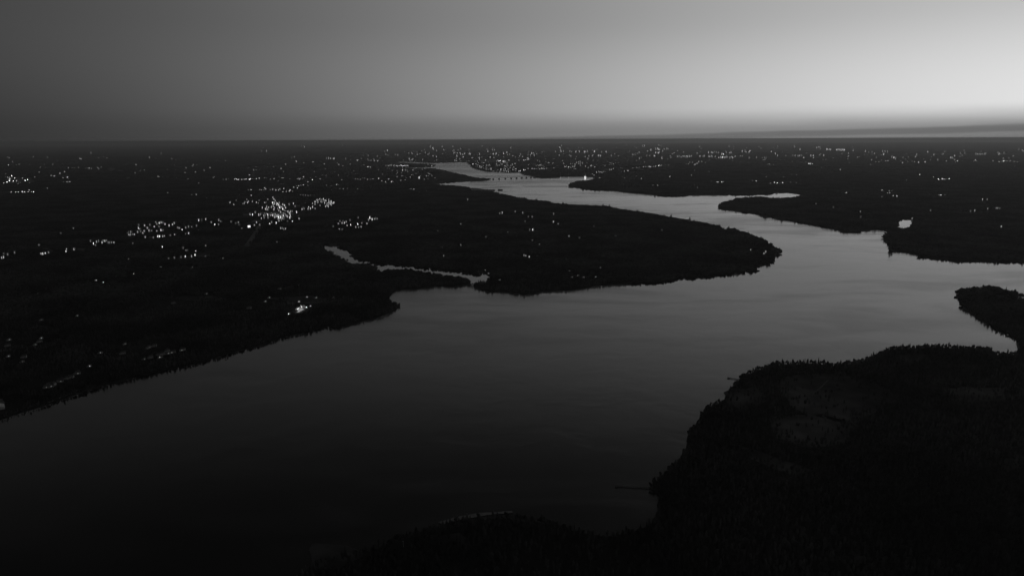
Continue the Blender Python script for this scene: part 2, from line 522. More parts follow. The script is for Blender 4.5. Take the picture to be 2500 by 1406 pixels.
for px in ([(655,459),(682,458),(686,468),(656,468)], [(593,523),(612,522),(612,527),(594,527)], [(610,538),(638,537),(640,543),(612,544)],
           [(672,531),(696,531),(694,538),(676,538)], [(632,518),(690,518),(700,524),(690,527),(640,525)], [(716,501),(733,502),(732,508),(720,507)],
           [(310,581),(330,585),(331,590),(312,586)], [(364,577),(382,577),(380,583),(362,582)], [(190,606),(215,606),(212,617),(192,617)],
           [(100,606),(128,606),(130,615),(102,615)], [(10,430),(45,432),(60,440),(50,450),(12,450)], [(60,434),(85,434),(86,446),(62,446)],
           [(1470,413),(1490,410),(1497,414),(1470,422),(1458,422)], [(608,436),(640,434),(640,439),(610,440)], [(1218,414),(1245,416),(1246,420),(1218,420)],
           [(1168,391),(1235,388),(1236,396),(1170,397)], [(940,401),(996,401),(996,406),(940,407)], [(417,738),(431,738),(431,742),(417,742)],
           [(603,750),(615,750),(615,755),(603,755)], [(262,918),(276,910),(282,913),(276,921),(263,923)], [(-14,975),(6,974),(13,983),(2,992),(-12,996)],
           [(386,866),(398,866),(398,873),(387,873)], [(1034,461),(1046,461),(1046,465),(1034,465)], [(1062,462),(1082,461),(1082,465),(1062,465)],
           [(724,752),(740,748),(742,757),(726,764)]):
    patch('paved_yard', px, M_paved, Z2)
for px in ([(1148,459.5),(1158,459.5),(1190,463),(1188,465.5),(1153,464.5)], [(1070,1275),(1110,1263),(1170,1252),(1250,1247),(1252,1252),(1180,1259),(1120,1270),(1080,1281)],
           [(2480,838),(2489,838),(2491,852),(2486,860)]):
    patch('sand_beach', px, M_sand, Z2, clear=True)
ribbon('street', [(665,481),(670,487),(676,495),(683,503),(689,509),(694,514)], 12.0, M_paved, Z3, 3.0)
ribbon('street', [(694,514),(703,518),(708,523),(709,528),(706,533)], 12.0, M_paved, Z3, 3.0)
ribbon('street', [(568,437),(600,438),(640,437),(700,437),(740,438)], 14.0, M_paved, Z3, 3.0)
ribbon('street', [(1458,424),(1475,418),(1500,413),(1545,411),(1600,406),(1640,404),(1680,399),(1715,394)], 16.0, M_paved, Z3, 3.0)

# ------------------------------------------------------------------ tree and canopy meshes
def icos(bmx, c, r, sub, sq=1.0, j=0.28):
    m = bmesh.ops.create_icosphere(bmx, subdivisions=sub, radius=1.0)
    for v in m['verts']:
        k = r * (1 + rnd.uniform(-j, j))
        v.co = Vector((v.co.x * k, v.co.y * k, v.co.z * k * sq)) + c


def leaf_cards(bmx, c, r, n, s, sq=1.0):
    for _ in range(n):
        d = Vector((rnd.gauss(0, 1), rnd.gauss(0, 1), rnd.gauss(0, 1))).normalized()
        p = c + Vector((d.x * r, d.y * r, d.z * r * sq)) * rnd.uniform(0.8, 1.22)
        u = Vector((rnd.gauss(0, 1), rnd.gauss(0, 1), rnd.gauss(0, .6))).normalized()
        w = u.cross(d)
        if w.length < .1: continue
        w.normalize()
        k = s * rnd.uniform(.6, 1.4)
        q = [bmx.verts.new(p + u * k), bmx.verts.new(p + w * k * .7), bmx.verts.new(p - u * k)]
        bmx.faces.new(q)


def crown_mesh(name, kind):
    b = bmesh.new()
    if kind == 'broad':
        for _ in range(9):
            a, q = rnd.uniform(0, 6.28), rnd.uniform(0, 2.4)
            c = Vector((q * math.cos(a), q * math.sin(a), rnd.uniform(5.0, 9.6)))
            r = rnd.uniform(1.5, 2.5)
            icos(b, c, r, 2, .85)
            leaf_cards(b, c, r, 26, .55, .85)
    elif kind == 'tall':
        for i in range(8):
            z = 4.5 + i * 1.15
            q = rnd.uniform(0, 1.1)
            a = rnd.uniform(0, 6.28)
            c = Vector((q * math.cos(a), q * math.sin(a), z))
            r = 2.2 - abs(i - 3) * .28
            icos(b, c, r, 2, .9)
            leaf_cards(b, c, r, 24, .5, .9)
    else:                                   # conifer
        for i in range(8):
            z = 2.6 + i * 1.45
            r = 2.7 * (1 - i / 8.6)
            for k in range(9):
                a = k * .698 + rnd.uniform(-.25, .25) + i
                rr = r * rnd.uniform(.8, 1.15)
                p0 = Vector((0, 0, z + 1.5)); p1 = Vector((rr * math.cos(a - .3), rr * math.sin(a - .3), z - .25)); p2 = Vector((rr * math.cos(a + .3), rr * math.sin(a + .3), z - .1))
                b.faces.new([b.verts.new(p0), b.verts.new(p1), b.verts.new(p2)])
                p3 = Vector((rr * .9 * math.cos(a), rr * .9 * math.sin(a), z - .8))
                b.faces.new([b.verts.new(p1), b.verts.new(p3), b.verts.new(p2)])
        leaf_cards(b, Vector((0, 0, 7)), 1.6, 40, .4, 2.6)
    me = bpy.data.meshes.new(name)
    b.to_mesh(me); b.free()
    me.materials.append(M_leaf if kind != 'tall' else M_leaf2)
    return me


def trunk_mesh(name, kind):
    mb = MB()
    top_ = 12.5 if kind == 'conifer' else 8.0
    mb.lathe([(.42, -.3), (.3, 1.2), (.24, top_ * .5), (.08, top_)], 7)
    if kind != 'conifer':
        for k in range(5):                      # limbs
            a = k * 1.257 + rnd.uniform(-.3, .3)
            z0 = rnd.uniform(3, 5.5)
            e = Vector((math.cos(a) * 2.4, math.sin(a) * 2.4, z0 + 2.6))
            s = Vector((0, 0, z0))
            u = Vector((-math.sin(a), math.cos(a), 0)) * .11
            b = len(mb.v)
            for p, q in ((s, 1.0), (e, .35)):
                mb.v += [tuple(p + u * q), tuple(p - u * q), tuple(p + Vector((0, 0, .14 * q)))]
            for f in ((0, 1, 4, 3), (1, 2, 5, 4), (2, 0, 3, 5)):
                mb.f.append(tuple(b + i for i in f)); mb.m.append(0)
    return mb.mesh(name, M_bark)


KINDS = ['broad', 'broad', 'tall', 'broad', 'conifer', 'tall']
CROWNS = [crown_mesh('crown_%s' % k, k) for k in KINDS]
TRUNKS = [trunk_mesh('trunk_%s' % k, k) for k in KINDS]


def join_mesh(name, parts):
    b = bmesh.new()
    mats = []
    for me, mtx in parts:
        n0 = len(b.faces)
        tmp = me.copy(); tmp.transform(mtx)
        b.from_mesh(tmp)
        bpy.data.meshes.remove(tmp)
        b.faces.ensure_lookup_table()
        for m in me.materials:
            if m not in mats: mats.append(m)
        mi = mats.index(me.materials[0])
        for f in b.faces[n0:]: f.material_index = mi
    out = bpy.data.meshes.new(name)
    b.to_mesh(out); b.free()
    for m in mats: out.materials.append(m)
    return out


col_near = bpy.data.collections.new('tree_library')
for i, (c, t) in enumerate(zip(CROWNS, TRUNKS)):
    col_near.objects.link(bpy.data.objects.new('forest_tree_%02d' % i, join_mesh('forest_tree', [(c, Matrix()), (t, Matrix())])))


def clump_mesh(size, n, hmin, hmax, sub):
    b = bmesh.new()
    for k in range(n):
        x, y = rnd.uniform(-size / 2, size / 2), rnd.uniform(-size / 2, size / 2)
        h = rnd.uniform(hmin, hmax)
        r = size / math.sqrt(n) * rnd.uniform(.5, .75)
        icos(b, Vector((x, y, h * .62)), r, sub, h * .38 / r * rnd.uniform(.9, 1.2), .22)
    me = bpy.data.meshes.new('canopy_clump')
    b.to_mesh(me); b.free()
    me.materials.append(M_leaf)
    return me


col_mid = bpy.data.collections.new('clump_library')
for i in range(6):
    col_mid.objects.link(bpy.data.objects.new('canopy_clump_%02d' % i, clump_mesh(32, 16, 8, 15, 1)))
col_far = bpy.data.collections.new('far_clump_library')
for i in range(5):
    col_far.objects.link(bpy.data.objects.new('far_canopy_clump_%02d' % i, clump_mesh(75, 22, 8, 17, 1)))


def scatter(name, pts, scl, coll, label, slim=1.0):
    """pts Nx3, scl N; instances of the meshes in coll."""
    n = len(pts)
    me = bpy.data.meshes.new(name)
    me.vertices.add(n)
    me.vertices.foreach_set('co', np.asarray(pts, np.float32).ravel())
    a = me.attributes.new('scl', 'FLOAT_VECTOR', 'POINT')
    s3 = np.stack([scl * slim * nr.uniform(.8, 1.2, n), scl * slim * nr.uniform(.8, 1.2, n), scl * nr.uniform(.82, 1.22, n)], 1)
    a.data.foreach_set('vector', s3.astype(np.float32).ravel())
    a = me.attributes.new('rot', 'FLOAT_VECTOR', 'POINT')
    r3 = np.zeros((n, 3), np.float32); r3[:, 2] = nr.uniform(0, 6.283, n)
    a.data.foreach_set('vector', r3.ravel())
    a = me.attributes.new('pick', 'INT', 'POINT')
    a.data.foreach_set('value', nr.integers(0, len(coll.objects), n).astype(np.int32))
    o = mesh_obj(name, me)
    g = bpy.data.node_groups.new(name, 'GeometryNodeTree')
    g.interface.new_socket('Geometry', in_out='INPUT', socket_type='NodeSocketGeometry')
    g.interface.new_socket('Geometry', in_out='OUTPUT', socket_type='NodeSocketGeometry')
    gi, go = g.nodes.new('NodeGroupInput'), g.nodes.new('NodeGroupOutput')
    io = g.nodes.new('GeometryNodeInstanceOnPoints')
    ci = g.nodes.new('GeometryNodeCollectionInfo')
    ci.inputs['Collection'].default_value = coll
    ci.inputs['Separate Children'].default_value = True
    ci.inputs['Reset Children'].default_value = True
    io.inputs['Pick Instance'].default_value = True

    def na(nm, ty):
        x = g.nodes.new('GeometryNodeInputNamedAttribute')
        x.data_type = ty
        x.inputs['Name'].default_value = nm
        return [s for s in x.outputs if s.enabled and s.name == 'Attribute'][0]
    g.links.new(gi.outputs[0], io.inputs['Points'])
    g.links.new(ci.outputs[0], io.inputs['Instance'])
    g.links.new(na('pick', 'INT'), io.inputs['Instance Index'])
    e2r = g.nodes.new('FunctionNodeEulerToRotation')
    g.links.new(na('rot', 'FLOAT_VECTOR'), e2r.inputs[0])
    g.links.new(e2r.outputs[0], io.inputs['Rotation'])
    g.links.new(na('scl', 'FLOAT_VECTOR'), io.inputs['Scale'])
    g.links.new(io.outputs[0], go.inputs[0])
    md = o.modifiers.new('scatter', 'NODES')
    md.node_group = g
    return tag(o, label, 'forest', kind='stuff')


# ------------------------------------------------------------------ lights of the towns: data
# each cluster: (where it is, points x,y,brightness read from the photo)
CL = {}
def cl(key, s):
    CL.setdefault(key, [])
    for q in s.split(';'):
        q = q.strip()
        if q:
            a = q.split(',')
            CL[key].append((float(a[0]), float(a[1]), float(a[2])))
cl('of the village on the left plain', """316,570,.5;320,569,.5;314.6,576.5,.6;319,576.5,.4;324,575,.3;329,575.5,.5;312.6,572.7,.3;337,569,.4;338.6,559.6,.6;338.5,552,.2;342,562,.5;348.7,572,.5;344,567.5,.25;353,566.6,.5;353,553,.5;360.6,559,.45;365,565.6,.5;367,551.5,.3;370,566.5,.3;377.5,556.7,.6;381,546,.5;383.7,549,.3;389.7,547,.7;394,545.5,.5;398,546,.25;403,549.5,.5;413,553,.6;422,550.5,.5;426,547,.45;393,564.5,.8;389,556,.25;383.7,567.5,.5;398,565,.25;385,579.5,.95;390,579.5,.9;398,579.5,.5;401,579.5,.5;355.5,581.5,.5;374,583,.35;415.7,577,.25;427.6,576,.5""")
cl('scattered between the village and the town', """434.6,558.3,.3;439,560,.4;445,564.5,.95;454,558,.35;461,556,.35;469,557.5,.4;480,553.5,.25;461,572,.7;454,574,.2;485,541,.9;493.5,540,.15;503,539,.6;516,545.5,.4;524.5,551,.95;534,551,.35;535,540.5,.4;540,543.5,.3;565,543.5,.25;582,546,.35;575.7,547.5,.2;591,561,.3;584,551.5,.3;590.7,561,.25;583.7,551.5,.3""")
cl('in the sparse hamlet below the village', """397,606,1;452,628.5,.8;468,627.5,.5;478,616.5,.8;477,625,1;453.5,614.5,.25;457,613.5,.2;502,603,.35;502,628.5,.25;426,631.5,.3;442,630,.2;412.5,634,.25;545,633.5,.3;447,607.5,.25;314.6,636,.25;311,651,.15;327,670,.35;325,597,.2;470,654,.2;392,653,.15;306,677,.45;281.6,677,.35;252.7,690.5,.5;235,685.5,.4;214.5,689.5,.35;388,686,.3;393,653.5,.25""")
cl('in the line of houses at the left', """4.6,632.5,.5;9,630.5,.6;10,623,.2;19,624,.3;36,619,.3;100,622.5,.6;105.7,622,.7;112,621.5,.8;119,619,.3;96,601.6,.3;163,611.5,.5;162.6,616.8,.8;178.7,611,.6;181.8,611,.5;229,597.5,1;222,591,.3;237,593,.5;240.6,591,.4;249.6,594.6,.6;252,591,.4;257,591,.6;260,591,.4;264,594.6,.3;268,594.6,.3;272.6,595,.35;278.5,595,.5;233,602,.3;179,560.6,.3;148.5,573,.15""")
cl('in the lone row at the far left', """28,471,.6;38.8,471,.6;45.4,471,.6;53.5,470,.5;55.7,470.6,.5;61,471,.6;68.7,470.6,.5;72,466.5,.4;77.4,470.6,.4;81.7,470.5,.8;116,462,.4""")
cl('of the town at the far left edge', """9,449,.4;16.6,445.6,.9;23.4,442.4,.8;32,443.5,.7;28.8,430.6,.6;35.8,436,.5;24.3,438.4,.4;61.4,442,.8;67.2,440,.7;72.7,448.8,.3;44.8,451,.35;19,434.7,.3;95.4,438,.3;155,435.6,.7;164.5,434.7,.5;167.7,438.5,.3;171,446,.4;166,446,.3;162,446,.3;155,446,.25;125,431.5,.35;130.6,431,.25;134,431,.25;195,429.5,.45;124,449.7,.2;285,443,.25;41,443,.3;50,447,.25;55,437,.25""")
cl('on the far left plain', """20.5,404.6,.6;39.7,404.6,.25;50.6,403,.2;72,403,.3;98.6,411,.4;111.7,410,.7;108,402.7,.2;166.8,412,.35;177,412,.25;181.8,412,.25;192,411,.3;210,413,.25;214,413,.25;217.6,412.7,.4;223.7,412.7,.5;241,411.7,.2;247,410,.25;222.7,376.5,.25;197.8,390.6,.4;195,390,.3;343,419,.25;353,417,.4;472,404.5,.5;481,404.5,.25;458,396.8,.3;426,404.5,.25""")
cl('on the distant plain left of centre', """365.6,387.8,.4;436.5,392,.4;420,391,.3;429,392,.25;394,377,.2;320,359.6,.2;651,371,.35;639.5,371,.2;642,362.5,.2;743,360.4,.4;737,358,.2;719,386,.3;712.5,388.5,.2;625.4,410,.2;692,420.6,.3;625.4,416.7,.2;397,434,.3;389,434,.25;459.5,438.5,.4;431,436,.25;409.6,473,.25;468.5,478,.4;479.5,477.4,.6;485.6,449.5,.2""")
cl('along the straight lit street left of centre', """568.4,437,1;574,439,.6;578,439.8,.6;581.4,439.8,.6;584.5,440,.4;589.6,440,.4;593.4,440,.4;597.8,440,.5;601,440,.6;608.8,439,.8;611,439,.8;615,440,.5;626,438.5,.5;633,437,.4;660,440,.3;669.5,438.5,.4;685.6,437,.6;688,437,.6;691,436.7,.5;545,440,.2;552,440,.25;558,440,.2""")
cl('in the ribbon town left of the river', """726.6,438.5,.4;731.7,438.5,.6;736,434.6,.5;739.4,439.6,.6;763,441,.8;771,434.6,.3;781.6,438.5,.4;787,429.5,.4;796.5,429.5,.4;827,430.8,.6;835.4,441,.3;752,446,.4;797.5,454.4,.6;810,454.4,.4;821,452.6,.4;825,453,.3;873.8,439.3,.3;879,439.8,.35;897,439.8,.8;911,438.5,.3;925,437,.5;948,440,.8;941.6,446,.6;955.7,445,.6;959.5,445.4,.5;980,441.6,.7;991.5,436,.3;1005.6,429.5,.5;1046.6,425.7,.5;1054,430.8,.5;1062,437,.6;1065.8,439.8,.6;954.7,432,.35;983.5,432,.4;1010,430,.4;1015,425,.2;970,424,.4;967,427,.3;990,417.5,.3;951,414,.4""")
cl('on the upper left shore plain', """873.3,393.7,1;856,392.4,.4;844,391,.3;807,389.8,.5;802,389.8,.5;816,389.8,.6;813.6,390,.5;797,390,.3;764.5,396,.45;742,399.6,.4;824,399,.3;897,409,1;899.4,410,.7;904.5,410,.6;889,405,.4;883,405,.3;922.7,394.5,.6;921,384,.3""")
cl('in the waterside row on the upper left shore', """942,406,.5;948,406.6,.5;955,405,.5;962,406.6,.4;967.5,406,.5;971,407,.5;975,406,.5;979,404.7,.7;981,406.6,.7;983.5,408,.9;985.4,406,.7;988,406,.6;991,406,.5;993.8,406,.4;996.7,406.6,.6""")
cl('of the far city left of the upper river', """946.4,369.5,.6;942,379,.4;971.4,381.7,.5;966,379.8,.3;998,377.8,.4;1006,377,.5;985.4,393,.6;999,391,.6;1018.7,379.8,.4;1014,393,.35;1031.5,392.6,.45;1065.4,385.5,.5;1056.5,363.8,.5;1050,360,.4;1058,367,.4;1066,370,.3;1036,368,.25;1038.6,375,.35;1048,376.6,.3;1105.8,353,.3;1080,356,.25""")
cl('of the far city above the upper river', """1108,369,.4;1108,376,.45;1111,375,.4;1116,376,.5;1115.7,384,.6;1125,378.5,.5;1130,379.8,.5;1134,377.8,.5;1122.4,391,.4;1126,394,.5;1145,378.5,.5;1148.6,378.5,.4;1171,378.5,.5;1170.4,389,.6;1144.8,393.8,.35;1157,393,.3;1155,402,.6;1161.4,401,.5;1169,399.6,.6;1166.5,409.8,.5;1177,358.6,.25;1202.7,367.6,.4;1206.6,367.6,.4;1191,372,.5;1204,378.5,.6;1211.7,377.8,.6;1209.8,378.5,.4;1229.6,377.8,.7;1239,380.4,.4;1244,379.8,.4;1247,363,.45""")
cl('on the low point beside the upper river', """1219.4,393.8,.6;1221.7,393.8,.8;1217,394.5,.5;1227.7,395,.7;1229.6,395.8,.6;1232,395.8,.6;1234,397.7,.6;1170,390.6,.5;1154.7,401.5,.5;1161.7,401.5,.4;1169,399.6,.7;1181.6,399,.5;1185.4,399,.6;1166.6,409.8,.6;1226.4,403.4,.4;1191,411.4,.4;1186,414,.4;1199,417,.4;1222.6,416,.5;1229.6,417.4,.4;1236,420,.5;1241.8,420.7,.45;1220.6,420,.4""")
cl('in the row behind the upper river', """1252.6,413,.6;1257.8,414,.5;1260,415,.5;1266.7,420,.5;1270,419,.9;1278.9,417,.9;1282.5,416,.8;1289.5,414,.5;1299,413,.6;1305.5,414,.5;1302,414,.3;1310,414,.4;1317.7,415,.8;1322.4,413,.7;1325,414,.6;1328.8,415,.35;1334,414,.4;1313.4,405,.4;1317,405,.4;1320.5,405,.5;1290.4,404,.6;1257.8,401,.5""")
cl('on the plain above the masts', """1297.4,376.6,.6;1302,376.6,.5;1304.5,381,.5;1295.5,380.4,.4;1275.7,385.4,.4;1257.8,386.8,.3;1277.6,393,.7;1281,392.6,.4;1283.6,392,.4;1287.6,391,.6;1289.8,391,.6;1348,401,.8;1352.5,401,.8;1340,399.6,.5;1361.8,405,.8;1367.6,363,.7;1356,372,.35;1369.5,372,.5;1375.5,372,.35;1365.5,381.7,.5;1371,352,.3;1391,372,.4;1395.6,373,.3;1406,372.7,.6;1414.3,372.5,.5;1427,372.7,.8;1429.5,372.7,.4;1434,372,.5;1452,371.4,.7;1450,372.7,.6;1394,384,.5;1390,381.7,.3;1428.6,385.5,.4;1437.6,384,.4;1435.4,391,.6;1392.5,402,.5;1397,401,.3;1403.7,402,.5;1413,401,.4;1422,400.5,.5;1417,401,.35;1376.8,401,.3;1382,408,.5;1378.7,408.6,.4;1388,410,.7;1392,411,.4;1435.7,410.5,.45;1443,406,.6""")
cl('behind the bright tower on the far shore', """1456.8,423,.7;1446.6,427,.4;1450.4,429,.5;1463.5,436.4,.4;1469.6,423.6,.6;1466.4,422,.6;1462.4,422,.5;1477.6,421,.5;1473.6,422,.4;1488,416.4,.4;1492,416.4,.5;1497.6,413.4,.45;1509.6,436.4,.5;1518,434,.35;1524.8,436.4,.3;1524,420.4,.5;1519,414,.25;1515,411.6,.35;1531,419.6,.4;1533.6,418,.4""")
cl('of the far right city', """1568.8,345.5,.4;1573,345.5,.4;1614,345.5,.3;1581,370.8,.4;1588,368.4,.5;1590,369,.4;1604.8,366,.6;1600.8,366,.5;1608,366.8,.6;1610,367.6,.4;1622,366,.4;1627,366,.35;1631,366,.35;1618,370.8,.35;1600.5,375.6,.7;1606,375.6,.6;1609,375.6,.7;1597,383,.7;1598.4,384,.6;1586,382.8,.3;1579,383.6,.25;1544.6,380,.6;1550,380,.35;1480,374,.6;1466.4,383.6,.5;1463,383,.5;1461,383,.5;1492,383,.4;1561,390,.5;1616,389.7,.8;1637.6,387.6,.35;1653.6,385,.5;1657.6,384.4,.4;1663,386.8,.4;1667.7,384.4,.5;1670,384.4,.5;1675,384.4,.6;1678.4,385,.6;1682,384.4,.5;1684,385,.5;1688,384,.4""")
cl('in the long far row right of centre', """1708,384.4,.5;1711,385,.4;1716.8,384.4,.4;1719.5,383.6,.5;1730.4,385,.5;1732.8,385,.5;1736.8,384.4,.5;1739,386,.4;1745.6,385,.4;1729.6,374.8,.5;1736.5,374.8,.5;1740,374.8,.5;1744,374,.3;1748.8,374.8,.3;1753.6,375.6,.4;1762.4,379,.8;1766,379,.8;1755,387.6,.5;1759,386.8,.6;1763,388.4,1;1764.8,386.8,.8;1768,387.6,.6;1772,387.6,.6;1775,387.6,.4;1781.6,388.4,.5;1786.4,386,.6;1789,388.4,.6;1794.4,385,.5;1773.6,374.8,.4;1781,376,.5;1784.8,375.6,.5;1807,384.4,.4;1811.7,371,.5;1818.7,370.8,.4;1821.6,374,.5;1828,374,.5;1831,371,.7;1828.8,388.4,.35;1847,387.6,.4""")
cl('along the lit road right of the bright tower', """1510,398,.5;1503,399.6,.3;1497.6,402,.5;1486.9,404.4,.5;1492,403.6,.35;1489.6,399.6,.35;1476.8,406,.3;1472.8,405,.3;1554.4,411.6,.6;1560.8,410.8,.5;1544.8,412.4,.4;1570.4,410,.6;1575,409,.4;1578.4,410,.5;1582.4,409,.4;1584.8,409,.7;1587,408.4,.6;1590,410,.5;1596,409,.6;1600.5,407.6,.8;1608,406,.8;1610.4,406.3,.7;1614,406.8,.7;1625.6,406,.3;1632,406,.25;1673.6,402,.6;1676.8,402,.5;1680.5,402.8,.5;1684,398,.3;1691,398.8,.4;1696.8,402.8,.5;1701.6,400.4,.5;1696,404.4,.6;1706,396.4,.4;1714,396.4,.6;1722.4,398.8,.4""")
cl('scattered above the middle of the river', """1696,418,.6;1730.7,422,.5;1688.5,430,.4;1635,433,.6;1571,431,.6;1553.6,431,.35;1565.6,438,.4;1695.3,455,.5;1702.8,460.5,.5;1605.5,454.6,.5;1593.5,454.6,.2;1750.4,447,.8;1753.5,447,.4;1761,446,.5;1765,445.7,.35;1840.5,443.6,.4;1846,443.6,.6;1836.7,443.6,.3""")
cl('in the group above the narrow inlet', """1897.9,448.5,1;1890.5,447.5,.6;1911,448,.6;1904.5,450,.3;1877.6,450,.35;1881,449,.25;1944.2,429.5,.4;1912.7,434.6,.3;1871,433,.3;1932.7,428,.25;1930,447,.2;1944,448,.2""")
cl('on the far right plain', """1994,362.5,.4;1998,362.5,.4;2001,362.5,.35;2017.5,367.6,.5;2020,367.6,.5;2024,367.6,.5;2027.7,367.6,.4;2041.8,368,.5;2045,368,.6;2049,368,.5;2052.5,368,.5;2056,368.6,.6;2059.7,368.6,.6;2062,369,.5;2083,370,.4;2113,372,.4;2121,374.5,.25;2128.8,374.5,.25;2154.4,372,.3;2160.8,372,.3;2166.5,373,.3;2177.5,386,.4;2186.4,389.8,.4;2204,388,.3;2237.6,380.4,.35;2280,380.4,.4;2330.6,383.4,.6;2324.7,388.6,.4;2344,377,.25;2355,377,.25;2382,379,.35;2386,379,.35;2390,379,.35;2394,379,.35;2398,379,.3;2403,379,.3;2406,379,.3;2438.6,379.6,.5;2451,377,.25;1892.8,377.8,.5;1898,383.4,.4;1866.4,388,.3;1940.6,383.4,.45;1948,383.4,.35;1952,383.4,.4;1956.8,383.4,.4;1979,383,.6;1985.4,383.4,.6;2011,382,.5;1939,347.6,.4;1898,347.6,.25""")
cl('on the right hand plain', """1974,402,.8;1976.5,402,.8;1979,402,.7;1983,402,1;2051.5,417,.6;1875,402.6,.35;1879,402.6,.35;1887.6,404,.4;2131.9,396,.35;2137,396,.3;2146,395.7,.4;2105,397,.3;2125,403.4,.25;2130.6,404,.25;2331.8,397.5,.35;2370.8,396,.25;2376.6,396,.35;2385,398.8,.2;2439,395.7,.5;2446,395.7,.4;2450,395,.6;2452.7,395,.6;2458,396,.4;2461.6,395.7,.5;2466,395,.4;2473,396,.35;2477,396,.3;2483.4,397.5,.3""")
cl('in the small settlement at the right edge', """2245,427.7,.5;2213,441.5,.5;2278.6,434.6,.4;2290,434.6,.9;2291.4,439.5,.9;2299.8,438.5,.5;2304,439,.5;2309,439,.4;2317,438.5,.8;2333.6,428,.25""")
cl('scattered in the woods above the bright pond', """2066.8,473,.7;2064,473.5,.4;2153,466.6,.4;2157,468,.3;2171,468,.35;2177.5,468.4,.3;2166.4,473.5,.45;2171.6,473.5,.4;2180,481,.5;2190,481,.55;2153,484.6,.3;2296.5,478.7,.7;2292.6,478.7,.4;2306.7,478.7,.25;2398.4,490,.45;2409,490,.25;2369,519,.2;2379.7,517,.35;2411.7,513,.25;2431,512,.3;2436,512,.3;2441,512,.2;2271,517,.25;2100.6,520.4,.4;2100.6,533,.2;1992,501,.25;2034,509,.15;2444.5,556,.4;2227.4,537,.35""")
cl('hidden in the wood on the long peninsula', """1222.7,523.7,.5;1225.8,522,.5;1220,524.7,.3;1142,489.7,.35;1125.4,550,.4;1257.8,520,.35;1277,522.4,.4;1299,533,.35;1290,533,.25;1282,543.4,.25;1350.7,543.8,.6;1363,549.5,.4;1352,525.5,.3;1301.3,563,1;1293,563,.3;1239.4,570.3,.35;1389,579,.4;1414.7,583,.2;1503,579,.35;1616,565,.35;1317,600,.6;1299.5,589.5,.3;1187,581,.2;1125,600.5,.35;1078.6,607,.35;1083.7,627,.4;1069,567,.2;1283.6,627,.5;1292.4,629,.65;1279.6,625.4,.4;1311.6,629,.3;1449.8,556,.15;1502.6,579,.3""")
cl('near the tip of the long peninsula', """1832.8,613.5,.85;1868.7,617,.5;1865.6,621.5,.45""")
cl('by the near shore of the long peninsula', """1184.8,661,.45;1273.4,664,.45;1390,662.5,.35;1219.8,684.5,.5;1411.7,674,.3;1454.6,677.5,.4;1450,680.4,.3;1396.9,678,.25;1425,678,.2;1466.4,654.4,.25""")
cl('along the upper lit road of the town', """613.8,465.7,.6;606,465.7,.25;633.6,465.7,.35;637.8,465.7,.35;644,466.3,.5;646.4,461,.4;649,463,.35;660,466,.35;666,464,.35;674,465.7,.4;679.7,465.7,.4;683,463.8,.4;692.9,462.5,.5;690.6,470.8,.45;699,469.5,.4;708.5,466.3,.6;707,468,.5;714,469.5,.5;717.4,459.3,.45;715.5,460.6,.35;726,460.6,.55;724,456.3,.3;729.6,455.4,.4;734.7,454.8,.3;740.7,453,.35;752,454.8,.3;686.7,451.6,.25;613.5,479.4,.4;734,478,.25;740,479,.25;746,479.5,.25;752,480,.25;758,480,.2;767,480,.2;775.7,479.5,.5;873,463,.3;830,463,.25;838,463,.25;848,463,.25;1002,464,.35;1005,464,.3;1009,464,.35;1012,464,.3""")
cl('in the streets left of the diagonal street', """562,497.5,.5;571.5,502.8,.5;577,492.6,.25;593,501,.35;596.5,499,.3;598,496,.3;603,490,.3;617,494,.45;616,496.4,.4;631,500,.5;633,492.6,.3;649.6,496.4,.2;665,497.5,.9;668.8,497.5,.8;670,500,.6;656,509,.7;663.4,508,.45;647.7,513,.6;651,514,.4;654.5,514,.55""")
cl('along the diagonal street of the town', """679.7,503.8,.9;681.6,507.5,.9;683.5,509.5,.8;689,510.5,1;690,512.5,1;675,498,.5;672,493,.45;668.8,488.5,.4;666,484.4,.4;703.4,519.4,.6;706.6,523,.7;709,527,.8;708.5,531,.7;707,534,.9""")
cl('in the long bright row across the town', """610,526,.5;617.6,527,1;631.7,527.2,.7;636.8,526,.35;643.8,530,.6;645.5,526,.4;654.5,527.3,.8;666,529.5,.85;668.8,527.6,.4;672,528,.6;674,530.5,.9;676,530,.7;679.7,528.8,.8;684,531,.6;693,530,.8;694.4,534.5,.7;699,530,.5;701.7,531.5,.5;695.4,525.5,.35;655,534.4,.4;678.4,537.5,.5;713.6,519,.3;709.5,519,.5;724.5,520.5,.8""")
cl('in the bright fan of houses right of the town', """738,514,.6;743,512.5,.35;741,511,.35;754,509,.7;753,513,.5;758.4,511.5,.65;763.5,508,.6;769,512.5,.4;771.2,495,.5;773.1,491.8,.5;775,493.8,.6;776.3,491,.5;776.3,496,.5;769.9,501.5,.5;781.4,488.6,.5;782.7,495,.4;786,490,.4;790.4,488.6,.6;791,492.4,.7;792.3,497.6,.6;795.5,492.4,.6;786.6,495,.4;802.6,493.8,.6;803.2,491.2,.6;803.8,496.3,.7;807,497.6,.8;809,493.8,.7;809.6,497.6,.8;810.9,499,.7;809,502.8,.5;799.4,500.2,.6;797.4,502.8,.6;795.5,506.6,.5;801.3,505.3,.6;801.9,508,.5;805.8,499,.7;816.4,497.3,.6;781.4,504,.3;763,498.9,.4;813.4,497.6,.6;798,504,.5;803,502.8,.6;768,495,.5""")
for _i in range(46):  # extra lit houses added at random to thicken the town lights
    _u, _v = rnd.gauss(0, 1), rnd.gauss(0, 1)
    cl(['in the long bright row across the town', 'in the streets left of the diagonal street'][_i % 2], '%.1f,%.1f,%.2f' % (672 + 28 * _u, (530 if _i % 2 == 0 else 503) + 6 * _v, rnd.uniform(.3, .65)))
